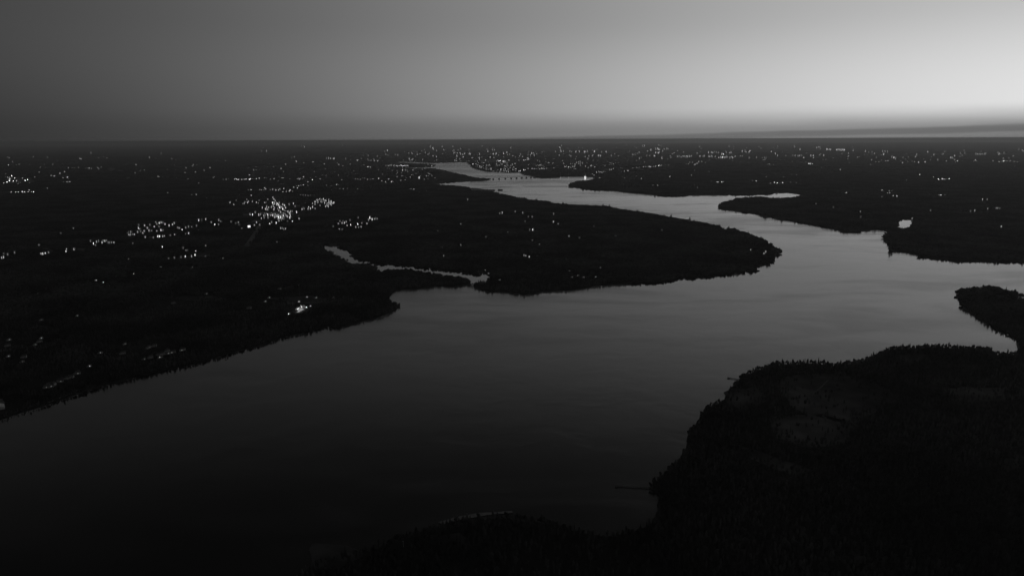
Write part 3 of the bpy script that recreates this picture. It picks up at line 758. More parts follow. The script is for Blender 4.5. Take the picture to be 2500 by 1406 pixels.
cl('in the pocket of houses below the town', """659,549.6,1;675,546.6,1;714.5,543.6,1;663.4,544.8,.4;702,543,.2;626,545.6,.5;621.4,552.6,.5;634,551.5,.35;581.8,544.8,.25;686,559.5,.45;693.8,562,.35;697.6,561,.5;689,559.5,.35;721,506,.3;676,594,.25""")
cl('in the group right of the town', """829,563,.6;826.4,549,.5;830,542.4,.3;836,547,.5;841,546.5,.7;845.6,544,.4;847.6,553,.5;857,551.5,.9;874,549.5,.9;874,535,.3;868.6,556.5,.4;876,558,.4;882,556.5,.45;884,547.5,.35;895.8,549,.6;899.4,540,.5;903.7,534.5,1;908.8,538.5,.95;914.7,538.5,.4;917,538.5,.5;920.4,538.5,.5;854.6,541,.3;838,543,.3;813.6,555,.2;836,563,.3""")
cl('beside the near left wood', """748.5,751.5,1;705.7,767.6,1;758.7,748.5,.5;731,737.5,.7;750,726.5,.45;772,727.7,.45;815,727.7,.4;658,727.7,.4;648.6,737,.3;683,705.7,.3;685,706,.25;729,698,.2""")
cl('in the dark woods at the lower left', """95,717.5,0.22;189.5,772,0.22;102,826.8,0.38;87,842.5,0.19;22.5,831,0.19;21.8,870.8,0.26;55.8,884.4,0.21;102,782,0.15;246.5,862.4,0.26;504.4,718,0.19;306,841,0.19;220,895,0.45;192,913,0.26;149.8,932,0.22;391.7,873.4,0.41;411,864,0.24;420,862,0.26;444,856.5,0.30;353,878,0.21;115,947,0.19;125.4,945,0.22""")


for key, cuts in {'on the far right plain': [(2075, 'on the far plain above the narrow inlet'), (2300, 'on the far plain above the bright pond'), (9999, 'on the far plain at the right edge')],
                  'of the far right city': [(1560, 'of the far city right of the bright tower'), (1640, 'in the middle of the far right city'), (9999, 'at the right end of the far right city')],
                  'in the long far row right of centre': [(1752, 'in the left half of the long far row'), (9999, 'in the right half of the long far row')],
                  'along the upper lit road of the town': [(670, 'along the left end of the upper lit road'), (9999, 'along the right end of the upper lit road')],
                  'along the lit road right of the bright tower': [(1560, 'along the near end of the lit road'), (9999, 'along the far end of the lit road')],
                  'on the plain above the masts': [(1365, 'on the plain left of the masts'), (9999, 'on the plain above the masts')],
                  'in the bright fan of houses right of the town': [(790, 'in the left part of the bright fan'), (9999, 'in the right part of the bright fan')],
                  'of the far city above the upper river': [(1150, 'of the far city above the low spit'), (9999, 'of the far city above the upper river')]}.items():
    old = CL.pop(key)
    for x_, y_, b_ in old:
        CL.setdefault([nm for c_, nm in cuts if x_ < c_][0], []).append((x_, y_, b_))

# ------------------------------------------------------------------ buildings
E_LEVELS = {}
def emit(e):
    q = round(math.log(max(e, .02)) / math.log(1.35))
    if q not in E_LEVELS:
        E_LEVELS[q] = mat_emit('glow_level_%d' % (q + 30), 1.35 ** q)
    return E_LEVELS[q]


def building_parts(kind, v):
    """shared meshes of one kind: list of (part name, MB, material, lit?) at real size, front facing -Y; returns also lit area."""
    P = []
    if kind == 'house':
        w, d, h = (7.5, 8, 9.6) if v == 0 else (9.5, 7.5, 9.2)
        m = MB(); m.box(-w / 2, w / 2, -d / 2, d / 2, 0, h); P.append(('wall', m, M_wall, 0))
        m = MB(); m.gable(-w / 2, w / 2, -d / 2, d / 2, h + .01, h + 3.0); P.append(('roof', m, M_roof, 0))
        m = MB(); m.box(w * .22, w * .22 + .8, 0.3, 1.1, h + .3, h + 3.8); P.append(('chimney', m, M_brick, 0))
        for z in (1.0, 4.0, 7.0):
            m = MB(); m.box(-1.1, .5, -d / 2 - .08, -d / 2 + .02, z, z + 2.0); P.append(('window', m, None, 1))
        m = MB(); m.box(1.6, 2.6, -d / 2 - .06, -d / 2 + .02, 0, 2.1); P.append(('door', m, M_wood, 0))
        area, ht = 9.6, 7.0
    elif kind == 'cottage':
        w, d, h = (9.5, 7, 4.6) if v == 0 else (8, 7.5, 5.0)
        m = MB(); m.box(-w / 2, w / 2, -d / 2, d / 2, 0, h); P.append(('wall', m, M_wall, 0))
        m = MB(); m.gable(-w / 2, w / 2, -d / 2, d / 2, h + .01, h + 2.8); P.append(('roof', m, M_roof, 0))
        m = MB(); m.box(w * .22, w * .22 + .8, 0.3, 1.1, h + .3, h + 3.4); P.append(('chimney', m, M_brick, 0))
        m = MB(); m.box(-1.0, .2, -d / 2 - .08, -d / 2 + .02, 2.2, 4.4); P.append(('window', m, None, 1))
        m = MB(); m.box(1.6, 2.6, -d / 2 - .06, -d / 2 + .02, 0, 2.1); P.append(('door', m, M_wood, 0))
        m = MB(); m.box(-w / 2 - 3.2, -w / 2 - .02, -d / 2 + 1, d / 2 - 1.5, 0, 2.7); P.append(('garage', m, M_wall, 0))
        area, ht = 2.64, h
    elif kind == 'townhouse':
        w, d, h = (6.4, 9, 12.2) if v == 0 else (7.6, 9, 11.6)
        m = MB(); m.box(-w / 2, w / 2, -d / 2, d / 2, 0, h); P.append(('wall', m, M_brick, 0))
        m = MB(); m.box(-w / 2 - .25, w / 2 + .25, -d / 2 - .25, d / 2 + .25, h + .01, h + .7); P.append(('roof', m, M_conc, 0))
        m = MB(); m.box(w * .2, w * .2 + .9, 1.0, 2.0, h + .71, h + 2.4); P.append(('chimney', m, M_brick, 0))
        for z in (.8, 3.7, 6.6, 9.4):
            m = MB(); m.box(-1.0, .6, -d / 2 - .08, -d / 2 + .02, z, z + 2.0); P.append(('window', m, None, 1))
        area, ht = 12.8, h
    elif kind == 'apartment_block':
        w, d, h = (13, 11, 17) if v == 0 else (17, 10, 14)
        m = MB(); m.box(-w / 2, w / 2, -d / 2, d / 2, 0, h); P.append(('wall', m, M_brick, 0))
        m = MB(); m.box(-w / 2 - .4, w / 2 + .4, -d / 2 - .4, d / 2 + .4, h + .01, h + .9); P.append(('roof', m, M_conc, 0))
        nf = int(h // 3.2)
        for k in range(nf):
            m = MB(); m.box(-1.9, 1.9, -d / 2 - .1, -d / 2 + .02, 1 + k * 3.2, 3.0 + k * 3.2); P.append(('window', m, None, 1))
        area, ht = nf * 7.6, h
    elif kind == 'office_block':
        w, d, h = (20, 14, 27) if v == 0 else (26, 14, 22)
        m = MB(); m.box(-w / 2, w / 2, -d / 2, d / 2, 0, h); P.append(('wall', m, M_conc, 0))
        m = MB(); m.box(-w / 2 + 3, w / 2 - 6, -d / 2 + 3, d / 2 - 3, h + .01, h + 3); P.append(('plant_room', m, M_wall, 0))
        nf = int(h // 4.5)
        for k in range(nf):
            m = MB(); m.box(-3, 3, -d / 2 - .12, -d / 2 + .02, 1 + k * 4.5, 4.2 + k * 4.5); P.append(('window', m, None, 1))
        area, ht = nf * 19.2, h
    else:
        w, d, h = (24, 20, 62) if v == 0 else (30, 20, 50)
        m = MB(); m.box(-w / 2, w / 2, -d / 2, d / 2, 0, h); P.append(('wall', m, M_conc, 0))
        m = MB(); m.box(-w / 4, w / 4, -d / 4, d / 4, h + .01, h + 5); P.append(('roof', m, M_wall, 0))
        nf = 6
        for k in range(nf):
            m = MB(); m.box(-5, 5, -d / 2 - .2, -d / 2 + .02, 3 + k * h / 6.4, 3 + (k + .72) * h / 6.4); P.append(('window', m, None, 1))
        area, ht = nf * 10 * h / 6.4 * .72, h
    return P, area, ht


PROTO = {}
MESH_LIT = {}
def make_building(kind, v, loc, rz, bright, size=1.0, y=500):
    if (kind, v) not in PROTO:
        P, area, ht = building_parts(kind, v)
        built = []
        for nm, m, mt, lit in P:
            built.append((nm, m, None if lit else m.mesh(kind + '_' + nm, mt), lit))
        PROTO[(kind, v)] = (built, area, ht)
    built, area, ht = PROTO[(kind, v)]
    d = math.hypot(loc[0], loc[1])
    px = d / 683.0
    want = bright ** 1.7 * (1.35 if 430 < y < 640 else (.85 if y < 640 else 1.1)) * px * px * math.exp(d / 50000.0)          # lit area times radiance that the photo shows
    e = want / (area * size * size)
    em = emit(min(e, 60.0))
    root = empty(kind, loc, rz)
    root.scale = (size, size, size)
    wi = 0
    for nm, m, meo, lit in built:
        if lit:
            k = (kind, v, wi, em.name)
            if k not in MESH_LIT:
                MESH_LIT[k] = m.mesh(kind + '_window', em)
            mesh_obj('window', MESH_LIT[k], None, root)
            wi += 1
        else:
            mesh_obj(nm, meo, None, root)
    return root


KIND_WORD = {'house': 'small house', 'townhouse': 'narrow townhouse', 'cottage': 'low cottage', 'apartment_block': 'brick apartment block', 'office_block': 'concrete office block', 'tower_block': 'distant tower block'}
ORD = ['first', 'second', 'third', 'fourth', 'fifth', 'sixth', 'seventh', 'eighth', 'ninth', 'tenth', 'eleventh', 'twelfth']


def rank_phrase(i, n, x, xa, xb):
    if n == 1: return ''
    if i == 0: return 'leftmost'
    if i == n - 1: return 'rightmost'
    if i < 12 and i <= n - 1 - i or n <= 12: return ORD[i] + ' from left'
    if n - 1 - i < 12: return ORD[n - 1 - i] + ' from right'
    return ['left part', 'left middle', 'right middle', 'right part'][min(3, int(4 * (x - xa) / (xb - xa + 1e-6)))]


def kind_of(y):
    return 'cottage' if y > 645 else 'house' if y > 541 else 'townhouse' if y > 484 else 'apartment_block' if y > 424 else 'office_block' if y > 391.5 else 'tower_block'


BPOS = []
for place, pts in CL.items():
    by = {}
    for p in pts: by.setdefault(kind_of(p[1]), []).append(p)
    for kind, ps in by.items():
        ps.sort()
        n = len(ps)
        word = KIND_WORD[kind]
        grp = (word + 's ' + place)[:90]
        brightest = max(range(n), key=lambda i: ps[i][2])
        lowest = max(range(n), key=lambda i: ps[i][1])
        for i, (x, y, b) in enumerate(ps):
            adj = 'brightly lit' if b > .68 else 'lit' if b > .38 else 'dimly lit'
            rk = rank_phrase(i, n, x, ps[0][0], ps[-1][0])
            if n > 24 and 11 < i < n - 12:
                rk += ', ' + ('upper side' if y < sorted(q[1] for q in ps)[n // 2] else 'lower side')
            lab = ' '.join(q for q in (adj, word + (',' if rk else ''), rk, place) if q)
            if len(lab.split()) > 16:
                lab = lab.replace('brick ', '').replace('concrete ', '').replace('distant ', '').replace('narrow ', '')
            if len(lab.split()) > 16:
                lab = lab.replace('dimly lit', 'dim').replace('brightly lit', 'bright')
            if len(lab.split()) > 16:
                lab = lab.replace(', upper side', '').replace(', lower side', '')
            w = at(x, max(y, 357.0 + (y % 3)), LZ)
            d = math.hypot(w.x, w.y)
            size = 1.0 if kind != 'tower_block' else min(2.0, max(1.2, d / 22000.0))  # towers enlarged with distance, their size stands in for glare of far lights
            if kind in ('house', 'townhouse'): size = min(1.6, max(.95, d / 3300.0))
            rz = -math.atan2(w.x, w.y) + rnd.uniform(-.35, .35)
            o = make_building(kind, rnd.randint(0, 1), (w.x, w.y, LZ), rz, b, size, y)
            tag(o, lab, kind.replace('_', ' '), grp if n > 1 else None)
            BPOS.append((w.x, w.y, d))

UNLIT = [(363,850,'the upper row'),(378,846,'the upper row'),(301,864,'the upper row'),(369,874,'the middle row'),(389,868,'the middle row'),(397,866,'the middle row'),(409,859,'the middle row'),(424,861,'the middle row'),
         (447,855,'the middle row'),(115,946,'the shore row'),(122,941,'the shore row'),(131,941,'the shore row'),(149,930,'the shore row'),(166,925,'the shore row'),(174,922,'the shore row'),(190,912,'the shore row'),
         (728,756,'the bright yard'),(740,750,'the bright yard'),(609,753,'the wood left of the bright yard'),(424,741,'the long pale meadow'),(20,845,'the far left edge'),(60,873,'the far left edge'),(98,835,'the far left edge')]
for i, (x, y, w_) in enumerate(UNLIT):
    p = at(x, y, LZ)
    same = [u for u in UNLIT if u[2] == w_]
    o = make_building('cottage', i % 2, (p.x, p.y, LZ), -math.atan2(p.x, p.y) + rnd.uniform(-1.0, 1.0), .02, 1.25, 800)
    k = sorted(u[0] for u in same).index(x)
    tag(o, ('unlit pale cottage, %s by %s at the lower left' % (rank_phrase(k, len(same), x, 0, 1), w_)).replace(', by', ' by').replace('  ', ' '), 'cottage', 'unlit pale cottages on the left bank')
    BPOS.append((p.x, p.y, math.hypot(p.x, p.y) * 1.6))

# ------------------------------------------------------------------ special lit structures
def lit_hall(x, y, w, h, e, label):
    p = at(x, y, LZ)
    o = empty('lit_hall', (p.x, p.y, LZ), -math.atan2(p.x, p.y))
    tag(o, label, 'hall')
    m = MB(); m.box(-w / 2, w / 2, 0, w * .9, 0, h); mesh_obj('wall', m.mesh('hall_wall', M_wall), None, o)
    m = MB(); m.gable(-w / 2, w / 2, 0, w * .9, h + .01, h + w * .18); mesh_obj('roof', m.mesh('hall_roof', M_roof), None, o)
    n = 3
    for k in range(n):
        m = MB(); a = -w / 2 + .4 + k * (w - .8) / n
        m.box(a + .2, a + (w - .8) / n - .2, -.12, .02, .6, h - .6); mesh_obj('window', m.mesh('hall_window', emit(e)), None, o)
    BPOS.append((p.x, p.y, math.hypot(p.x, p.y)))
    return o


lit_hall(608.4, 556.5, 18, 18, 1.5, 'very bright glazed hall below the town with the diagonal street')
lit_hall(1023.5, 438, 21, 42, .7, 'bright tall hall right of the shore town, left of the spit')
lit_hall(2157, 380, 36, 80, .5, 'bright hall on the far right plain, left of a pair')
lit_hall(2182, 388, 30, 60, .7, 'bright hall on the far right plain, right of a pair')


def mast(x, y, h, label, lit=.4):
    p = at(x, y, LZ)
    o = empty('lattice_mast', (p.x, p.y, LZ))
    tag(o, label, 'mast')
    m = MB()
    for sx in (-1, 1):
        for sy in (-1, 1):
            b = len(m.v)
            m.v += [(sx * 3 - .5, sy * 3 - .5, 0), (sx * 3 + .5, sy * 3 - .5, 0), (sx * 3, sy * 3 + .5, 0), (sx * .6 - .3, sy * .6 - .3, h), (sx * .6 + .3, sy * .6 - .3, h), (sx * .6, sy * .6 + .3, h)]
            for f in ((0, 1, 4, 3), (1, 2, 5, 4), (2, 0, 3, 5)): m.f.append(tuple(b + i for i in f)); m.m.append(0)
    mesh_obj('lattice', m.mesh('mast_lattice', M_steel), None, o)
    m = MB(); m.box(-2.2, 2.2, -2.2, 2.2, h * .62, h * .66); mesh_obj('platform', m.mesh('mast_platform', M_steel), None, o)
    m = MB(); m.box(-3.5, 3.5, -3.9, -3.1, 2, 16); mesh_obj('floodlight', m.mesh('mast_lamp', emit(lit)), None, o)
    m = MB(); m.box(-1.2, 1.2, -1.2, 1.2, h, h + 3); mesh_obj('beacon', m.mesh('mast_beacon', emit(.5)), None, o)
    return o


mast(1368.5, 435.2, 80, 'slim lit mast at the left end of the pale far shore')
mast(1388.5, 435.0, 80, 'slim mast midway along the pale far shore')
# bright round tower on the far shore
p = at(1428.6, 437.6, LZ)
o = tag(empty('floodlit_tower', (p.x, p.y, LZ)), 'very bright rounded tower with a spire on the far shore', 'tower')
o.scale = (1.25, 1.25, 1.25)
m = MB(); m.lathe([(9, 0), (10.5, 12), (10.5, 26), (8, 38), (4, 46), (1.5, 48)], 14); mesh_obj('wall', m.mesh('tower_shell', M_wall), None, o)
for k in range(7):
    m = MB(); rr = [9.9, 10.6, 10.8, 10.8, 10.8, 9.7, 7.6][k] + .3
    m.lathe([(rr, 1.5 + k * 5.6), (rr, 5.6 + k * 5.6)], 14); mesh_obj('window', m.mesh('tower_glow_band', emit(1.5)), None, o)  # glowing bands added in place of floodlighting on the shell, not real windows
m = MB(); m.lathe([(1.5, 48.01), (1.0, 56), (.3, 66)], 6); mesh_obj('spire', m.mesh('tower_spire', emit(.35)), None, o)  # spire is no lamp: floodlight on it is put into its material as glow
BPOS.append((p.x, p.y, 7000))

# street lamps that really light the pavement in the brightest places
def street_lamp(x, y, power, label, h=11.0, heads=2, group=None):
    p = at(x, y, LZ)
    o = empty('street_lamp', (p.x, p.y, LZ), rnd.uniform(0, 3))
    tag(o, label, 'street lamp', group)
    m = MB(); m.lathe([(.25, 0), (.18, 3), (.12, h)], 6); mesh_obj('pole', m.mesh('lamp_pole', M_steel), None, o)
    for s in ([-1, 1] if heads == 2 else [1]):
        m = MB(); m.box(min(0, s * 2), max(0, s * 2), -.1, .1, h - .1, h); mesh_obj('arm', m.mesh('lamp_arm', M_steel), None, o)
        m = MB(); m.box(s * 2 - .5, s * 2 + .5, -.3, .3, h - .35, h - .12); mesh_obj('lamp_head', m.mesh('lamp_head', emit(12 if power > 100 else .4)), None, o)
    l = bpy.data.lights.new('lamp_light', 'POINT')
    l.energy = power
    l.shadow_soft_size = .5
    lo = bpy.data.objects.new('lamp_light', l)
    C.objects.link(lo); lo.parent = o; lo.location = (0, 0, h - .8)
    BPOS.append((p.x, p.y, math.hypot(p.x, p.y)))
    return o


LP = [(669,487),(674,493),(680,500),(685,505),(690,510),(696,515),(705,519),(709,524),(707,530),(680,534),(690,534),(676,524),(664,524),(652,523)]
for i, (x, y) in enumerate(LP):
    w = 'on the diagonal street' if i < 6 else 'on the curved end of the street' if i < 9 else 'in the paved yard below the diagonal street'
    k = i if i < 6 else i - 6 if i < 9 else i - 9
    street_lamp(x, y, 26000, 'double armed street lamp %s, %s along' % (w, ORD[k]), group='street lamps in the brightest town')
for i, (x, y) in enumerate([(731,758),(736,754),(728,762)]):
    street_lamp(x, y, 8000, '%s lamp in the yard beside the near left wood' % ['middle', 'far', 'near'][i], group='lamps in the near left yard')
# pale boathouse on the shore at the far left edge
p = at(1, 996, LZ)
o = tag(empty('boathouse', (p.x, p.y, LZ), -.9), 'pale roofed boathouse on the shore at the far left edge', 'boathouse')
m = MB(); m.box(-13, 13, -8, 8, 0, 4.5); mesh_obj('wall', m.mesh('boathouse_wall', M_hull), None, o)
m = MB(); m.gable(-13, 13, -8, 8, 4.51, 8.2); mesh_obj('roof', m.mesh('boathouse_roof', M_hull), None, o)
m = MB(); m.box(-4, 4, -8.1, -8.01, 0, 3.6); mesh_obj('door', m.mesh('boathouse_door', M_wood), None, o)
m = MB(); m.box(6, 9, -8.1, -8.01, 1.4, 3.2); mesh_obj('window', m.mesh('boathouse_window', emit(.25)), None, o)
BPOS.append((p.x, p.y, math.hypot(p.x, p.y) * 2.5))
street_lamp(985, 1334, 4, 'lone lamp post on the dark near bank below the river', 8.0, 1)

# ------------------------------------------------------------------ forest
bkd = kdtree.KDTree(len(BPOS))
for i, (x, y, d) in enumerate(BPOS): bkd.insert((x, y, 0), i)
bkd.balance()


def keep_mask(P, edge_ok=True):
    x, y = P[:, 0], P[:, 1]
    k = np.ones(len(P), bool)
    for h in HOLES: k &= ~inside(x, y, h)
    jx, jy = x + nr.normal(0, 17, len(x)), y + nr.normal(0, 17, len(x))
    stray = nr.random(len(x)) < .07
    for c in CLEAR: k &= ~inside(jx, jy, c) | stray
    jx, jy = x + nr.normal(0, 2.5, len(x)), y + nr.normal(0, 2.5, len(x))
    for c in HARD: k &= ~inside(jx, jy, c)
    return k


def grid(r0, r1, sp, half=46.0, jit=.42):
    xs = np.arange(-r1, r1, sp); ys = np.arange(-300, r1, sp)
    gx, gy = np.meshgrid(xs, ys)
    gx = gx.ravel() + nr.uniform(-jit, jit, gx.size) * sp
    gy = gy.ravel() + nr.uniform(-jit, jit, gy.size) * sp
    r = np.hypot(gx, gy)
    a = np.degrees(np.arctan2(gx, gy))
    k = (r >= r0) & (r < r1) & (np.abs(a) < half)
    return np.stack([gx[k], gy[k], np.full(k.sum(), LZ)], 1)


def town_scale(P, base, full):
    """garden trees round the houses are smaller and fewer."""
    s = np.full(len(P), base)
    keep = np.ones(len(P), bool)
    for i, p in enumerate(P):
        co, ix, dist = bkd.find((p[0], p[1], 0))
        d = BPOS[ix][2]
        rad = min(100.0, 12.5 * d / H * full)
        # only the side towards the viewer and sideways needs a garden, but houses stand in the middle of theirs
        if dist < rad:
            if dist < 9 or rnd.random() < .55: keep[i] = False
            else: s[i] = base * (.28 + .3 * dist / rad)
    return s, keep


P = grid(450, 2900, 7.6)
P = P[keep_mask(P)]
dens = np.array([noise.noise(Vector((p[0] * .004, p[1] * .004, 3))) for p in P])
P = P[(dens > -.42) | (nr.random(len(P)) < .4)]
s, k = town_scale(P, 1.0, .9)
s *= nr.uniform(.75, 1.2, len(P))
scatter('forest', P[k], s[k], col_near, 'dark mixed forest covering the near banks of the river', .78)
nA = k.sum()
P = grid(2900, 6900, 25.0)
P = P[keep_mask(P)]
s, k = town_scale(P, 1.0, .7)
scatter('forest', P[k], s[k], col_mid, 'dark forest canopy on the peninsula and the middle distance')
nB = k.sum()
P = grid(6900, 12500, 36.0)
P = P[keep_mask(P)]
s, k = town_scale(P, 1.15, .45)
scatter('forest', P[k], s[k], col_mid, 'dark forest canopy round the bridge and the upper river')
nC = k.sum()
P = grid(12500, 32000, 120.0)
P = P[keep_mask(P)]
dens = np.array([noise.noise(Vector((p[0] * .0006, p[1] * .0012, 9))) for p in P])
P = P[dens > -.25]
s, k = town_scale(P, 1.2, .2)
scatter('forest', P[k], s[k], col_far, 'far dark woodland fading into haze below the horizon')
print('forest', nA, nB, nC, k.sum())

# trees one can tell apart on the water's edge: individuals
def edge_walk(poly, spacing):
    out = []
    n = len(poly)
    acc = 0.0
    for i in range(n):
        a, b = np.array(poly[i]), np.array(poly[(i + 1) % n])
        ln = np.linalg.norm(b - a)
        if ln < 1e-6: continue
        t = (b - a) / ln
        nrm = np.array([t[1], -t[0]])
        while acc < ln:
            q = a + t * acc
            out.append((q, nrm))
            acc += spacing * rnd.uniform(.6, 1.5)
        acc -= ln
    return out


def to_px(p):
    v = M3.transposed() @ (Vector(p) - Vector((0, 0, H)))
    return 1250 + FPX * v.x / -v.z, 703 - FPX * v.y / -v.z


area2 = sum(P_main[i][0] * P_main[(i + 1) % len(P_main)][1] - P_main[(i + 1) % len(P_main)][0] * P_main[i][1] for i in range(len(P_main)))
sgn = 1 if area2 > 0 else -1                 # outward normal = away from the water
cand, fill = [], []
for q, nrm in edge_walk(P_main, 5.0):
    w = q + nrm * sgn * rnd.uniform(1.5, 6.5)
    d = math.hypot(*w)
    if d > 8700 or w[1] < 0: continue
    x, y = to_px((w[0], w[1], LZ))
    if -250 < x < 2750 and 300 < y < 1650:
        cand.append((d, w, x, y))
WP = np.array([c[1] for c in cand])
wet = inside(WP[:, 0], WP[:, 1], P_main)
cand = [c for c, v in zip(cand, wet) if not v]
SECT = [
 ('on the wooded crest of the near right headland', lambda x, y: y > 860 and x > 1960 and y < 960),
 ('on the left corner of the near right headland', lambda x, y: 860 < y < 960 and x > 1780),
 ('on the steep left shore of the near right headland', lambda x, y: 940 <= y < 1120 and x > 1620),
 ('near the small jetty at the foot of the headland', lambda x, y: 1120 <= y < 1420 and x > 1440),
 ('along the near bank at the bottom of the picture', lambda x, y: y >= 1240 and x <= 1480),
 ('beside the right hand cove of the islet', lambda x, y: x > 2300 and 790 < y <= 900),
 ('around the dark islet at the right edge', lambda x, y: x > 2330 and y > 690),
 ('on the low left bank near the village', lambda x, y: x < 620 and y > 830),
 ('on the left bank below the small point', lambda x, y: x < 990 and y > 730),
 ('along the inner bay below the creek', lambda x, y: x < 1260 and y > 660),
 ('on the near shore of the long peninsula', lambda x, y: x < 1860 and y > 650),
 ('around the tip of the long peninsula', lambda x, y: x < 1960 and y > 580),
]
quota = [48, 26, 30, 22, 36, 16, 22, 14, 22, 20, 30, 14]
used = [0] * len(SECT)
byS = [[] for _ in SECT]
rest = []
for c in cand:
    for i, (nm, fn) in enumerate(SECT):
        if 0 <= c[2] <= 2500 and c[3] < 1440 and fn(c[2], c[3]):
            byS[i].append(c); break
    else:
        rest.append(c)
TREEW = ['broad dark leafy tree', 'spreading dark leafy tree', 'tall slender tree', 'rounded dark leafy tree', 'pointed dark conifer', 'tall narrow leafy tree']
nt_ = 0
for i, lst in enumerate(byS):
    rnd.shuffle(lst)
    take, rem = lst[:quota[i]], lst[quota[i]:]
    rest += rem
    take.sort(key=lambda c: c[2])
    for ti, (d, w, x, y) in enumerate(take):
        k = rnd.choice([0, 1, 2, 3, 4, 4, 5])
        o = empty('tree', (w[0], w[1], LZ), rnd.uniform(0, 6.28))
        f = rnd.uniform(.6, 1.0) if d < 3200 else rnd.choice([rnd.uniform(.75, 1.1), rnd.uniform(.9, 1.5)])
        o.scale = (f * rnd.uniform(.58, .85), f * rnd.uniform(.58, .85), f)
        mesh_obj('trunk', TRUNKS[k], None, o)
        mesh_obj('crown', CROWNS[k], None, o)
        tag(o, ' '.join(('%s, %s %s' % (TREEW[k].replace('dark leafy', 'leafy'), rank_phrase(ti, len(take), x, take[0][2], take[-1][2]), SECT[i][0])).split()[:16]), 'tree', 'trees ' + SECT[i][0])
        nt_ += 1
for poly in (P_creek, P_lag, P_pond):
    for q, nrm in edge_walk(poly, 22.0):
        w = q + np.array([rnd.uniform(-5, 5), rnd.uniform(-5, 5)])
        if not inside(np.array([w[0]]), np.array([w[1]]), poly)[0] or rnd.random() < .03:
            rest.append((0, w, 0, 0))
R_ = np.array([(c[1][0], c[1][1], LZ) for c in rest])
nearf = np.hypot(R_[:, 0], R_[:, 1]) < 3200
fs = np.array([.65 + 2.3 * max(0, noise.noise(Vector((p[0] * .032, p[1] * .032, 5)))) for p in R_]) * nr.uniform(.7, 1.25, len(R_))
fs[nearf] = nr.uniform(.45, .85, nearf.sum())
scatter('forest', R_, fs, col_near, 'ragged fringe of trees along the water edge', .68)
print('trees', nt_, len(rest))

# ------------------------------------------------------------------ bridge, jetties, boats
A, B = at(1190, 438.6, 0), at(1304, 433.8, 0)
dv = (B - A); LB = dv.length
br = tag(empty('road_bridge', (A.x, A.y, 0), math.atan2(dv.y, dv.x)), 'long low road bridge on dark piers across the upper river', 'bridge')
m = MB(); m.box(-30, LB + 30, -5, 5, 15.5, 17.0); mesh_obj('deck', m.mesh('bridge_deck', M_conc), None, br)
for s in (-1, 1):
    m = MB(); m.box(-30, LB + 30, s * 5 - .2, s * 5 + .2, 17.01, 18.1); mesh_obj('parapet', m.mesh('bridge_parapet', M_conc), None, br)
m = MB(); m.box(-11, 11, -7, 7, -3, 11); m.box(-6, 6, -4.6, 4.6, 11.01, 15.49)
pm = m.mesh('bridge_pier', M_conc)
for x in (1203.5, 1217.5, 1232.5, 1246.5, 1260, 1273, 1284.5, 1296):
    k = (x - 1190) / (1304 - 1190)
    q = mesh_obj('pier', pm, None, br); q.location = (LB * k, 0, 0)


def jetty(x0, y0, x1, y1, wdt, label, head=0.0):
    a, b = at(x0, y0, 0), at(x1, y1, 0)
    d = b - a; ln = d.length
    o = tag(empty('jetty', (a.x, a.y, 0), math.atan2(d.y, d.x)), label, 'jetty')
    m = MB(); m.box(0, ln, -wdt / 2, wdt / 2, 1.3, 1.6); mesh_obj('deck', m.mesh('jetty_deck', M_wood), None, o)
    if head:
        m = MB(); m.box(ln + .01, ln + wdt * 1.6, -head / 2, head / 2, 1.3, 1.6); mesh_obj('head', m.mesh('jetty_head', M_wood), None, o)
    m = MB(); m.lathe([(.25, -3), (.25, 2.6)], 6)
    pm = m.mesh('jetty_pile', M_wood)
    n = max(2, int(ln / 8))
    for k in range(n):
        for s in (-1, 1):
            q = mesh_obj('pile', pm, None, o); q.location = (ln * (k + .5) / n, s * (wdt / 2 + .3), 0)
    return o


jetty(1806, 927, 1782, 924, 4, 'short wooden jetty with a cross head off the headland corner', 9)
jetty(1592, 1192, 1508, 1187, 3, 'long wooden jetty below the headland with a small cross head', 10)
jetty(1905, 884, 1885, 886, 3, 'low jetty at the left end of the wooded crest')
jetty(555, 866, 556, 874, 3, 'tiny jetty reaching out from the low left bank', 5)


def barge(x, y, ln, w, h, rz, label, cat='barge'):
    p = at(x, y, 0)
    o = tag(empty('moored_barge', (p.x, p.y, 0), rz), label, cat)
    m = MB()
    b = len(m.v)
    pr = [(-ln / 2, -w / 2), (ln * .42, -w / 2), (ln / 2, 0), (ln * .42, w / 2), (-ln / 2, w / 2)]
    m.v += [(x * .94, y * .8, -1) for x, y in pr] + [(x, y, h) for x, y in pr]
    for i in range(5):
        j = (i + 1) % 5
        m.f.append((b + i, b + j, b + 5 + j, b + 5 + i)); m.m.append(0)
    m.f.append(tuple(b + 5 + i for i in range(5))); m.m.append(0)
    mesh_obj('hull', m.mesh('barge_hull', M_soil), None, o)
    m = MB(); m.box(-ln * .44, -ln * .26, -w * .3, w * .3, h + .01, h + 5); mesh_obj('wheelhouse', m.mesh('barge_wheelhouse', M_brick), None, o)
    m = MB(); m.box(-ln * .2, ln * .36, -w * .36, w * .36, h + .01, h + 2); mesh_obj('hatch_cover', m.mesh('barge_hatch', M_soil), None, o)
    return o


barge(1198, 465.4, 108, 44, 9, .05, 'longer dark moored barge off the upper peninsula shore')
barge(1221.5, 464.8, 60, 36, 9, .12, 'shorter dark moored barge off the upper peninsula shore')
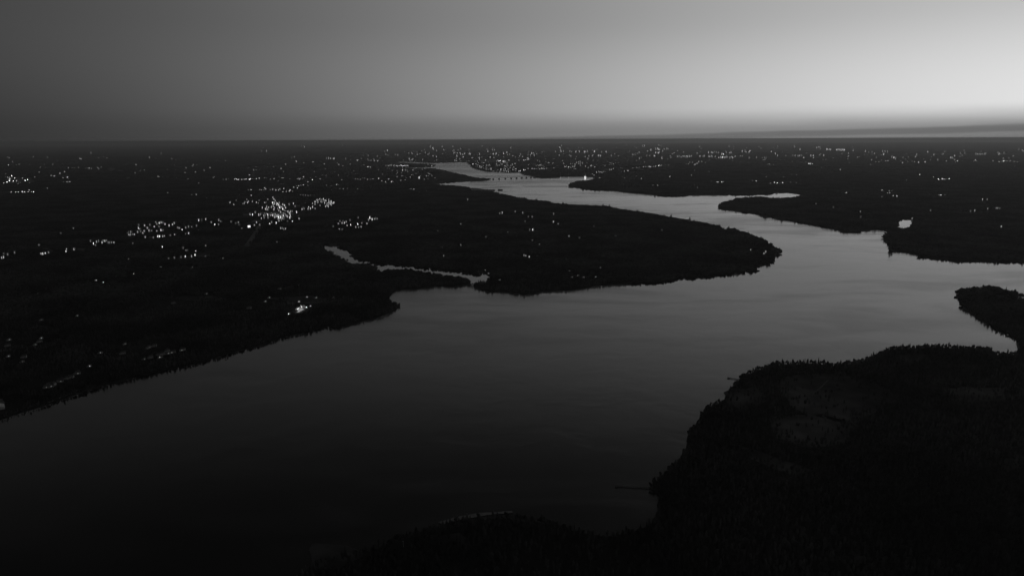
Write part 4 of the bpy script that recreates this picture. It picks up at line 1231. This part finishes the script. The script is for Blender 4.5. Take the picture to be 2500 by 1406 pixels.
# small boat off the left bank
p = at(552.5, 878, 0)
o = tag(empty('motor_boat', (p.x, p.y, 0), .7), 'small pale motor boat lying off the left bank', 'boat')
m = MB()
pr = [(-3.6, -1.3), (1.5, -1.4), (3.8, 0), (1.5, 1.4), (-3.6, 1.3)]
m.v += [(x * .85, y * .6, -.3) for x, y in pr] + [(x, y, 1.0) for x, y in pr]
for i in range(5):
    j = (i + 1) % 5
    m.f.append((i, j, 5 + j, 5 + i)); m.m.append(0)
m.f.append((5, 6, 7, 8, 9)); m.m.append(0)
mesh_obj('hull', m.mesh('boat_hull', M_hull), None, o)
m = MB(); m.box(-1.6, .8, -.9, .9, 1.01, 2.3); mesh_obj('cabin', m.mesh('boat_cabin', M_hull), None, o)
m = MB(); m.box(.81, .86, -.7, .7, 1.5, 2.1); mesh_obj('windscreen', m.mesh('boat_windscreen', M_calm), None, o)

# ------------------------------------------------------------------ far dim town lights nobody could count
mb = MB()
lv = [emit(.2), emit(.4), emit(.8)]
mats = [M_conc] + lv
def far_dots(n, x0, x1, y0, y1):
    for _ in range(n):
        x, y = rnd.uniform(x0, x1), y0 + (y1 - y0) * rnd.random() ** .8
        w = at(x, y, LZ)
        d = math.hypot(w.x, w.y)
        if d > 74000: continue
        if inside(np.array([w.x]), np.array([w.y]), P_main)[0]: continue
        s = d / 11000.0 * rnd.uniform(.5, 1.2)
        hh = 20 * s
        mb.box(w.x - 7 * s, w.x + 7 * s, w.y - 5 * s, w.y + 5 * s, LZ, LZ + hh * 1.1)
        mb.box(w.x - 4.5 * s, w.x + 4.5 * s, w.y - 5.3 * s, w.y - 5.01 * s, LZ + hh * .15, LZ + hh, 1 + rnd.randrange(3) // (1 if rnd.random() < .5 else 2))
far_dots(90, 880, 1300, 366, 396)
far_dots(60, 1160, 1260, 395, 420)
far_dots(50, 930, 1060, 404, 445)
far_dots(60, 1300, 1500, 360, 415)
far_dots(90, 1500, 2100, 355, 400)
far_dots(60, 2100, 2500, 365, 400)
far_dots(60, 0, 700, 385, 445)
far_dots(50, 650, 1000, 395, 450)
far_dots(60, 1160, 1260, 400, 421)
tag(mesh_obj('far_town', mb.mesh('far_town', mats)), 'faint glimmer of far town buildings below the horizon', 'town', kind='stuff')

# ------------------------------------------------------------------ haze
m = bpy.data.materials.new('haze')
m.use_nodes = True
t = m.node_tree
t.nodes.clear()
pv = N(t, 'ShaderNodeVolumePrincipled')
pv.inputs['Color'].default_value = (.92, .92, .92, 1)
pv.inputs['Density'].default_value = 2.5e-5
pv.inputs['Anisotropy'].default_value = 0.36
ou = N(t, 'ShaderNodeOutputMaterial')
t.links.new(pv.outputs[0], ou.inputs['Volume'])
mb = MB(); mb.box(-111000, 111000, -111000, 111000, -3.0, H + 12.0)
tag(mesh_obj('haze', mb.mesh('haze', m)), kind='stuff')
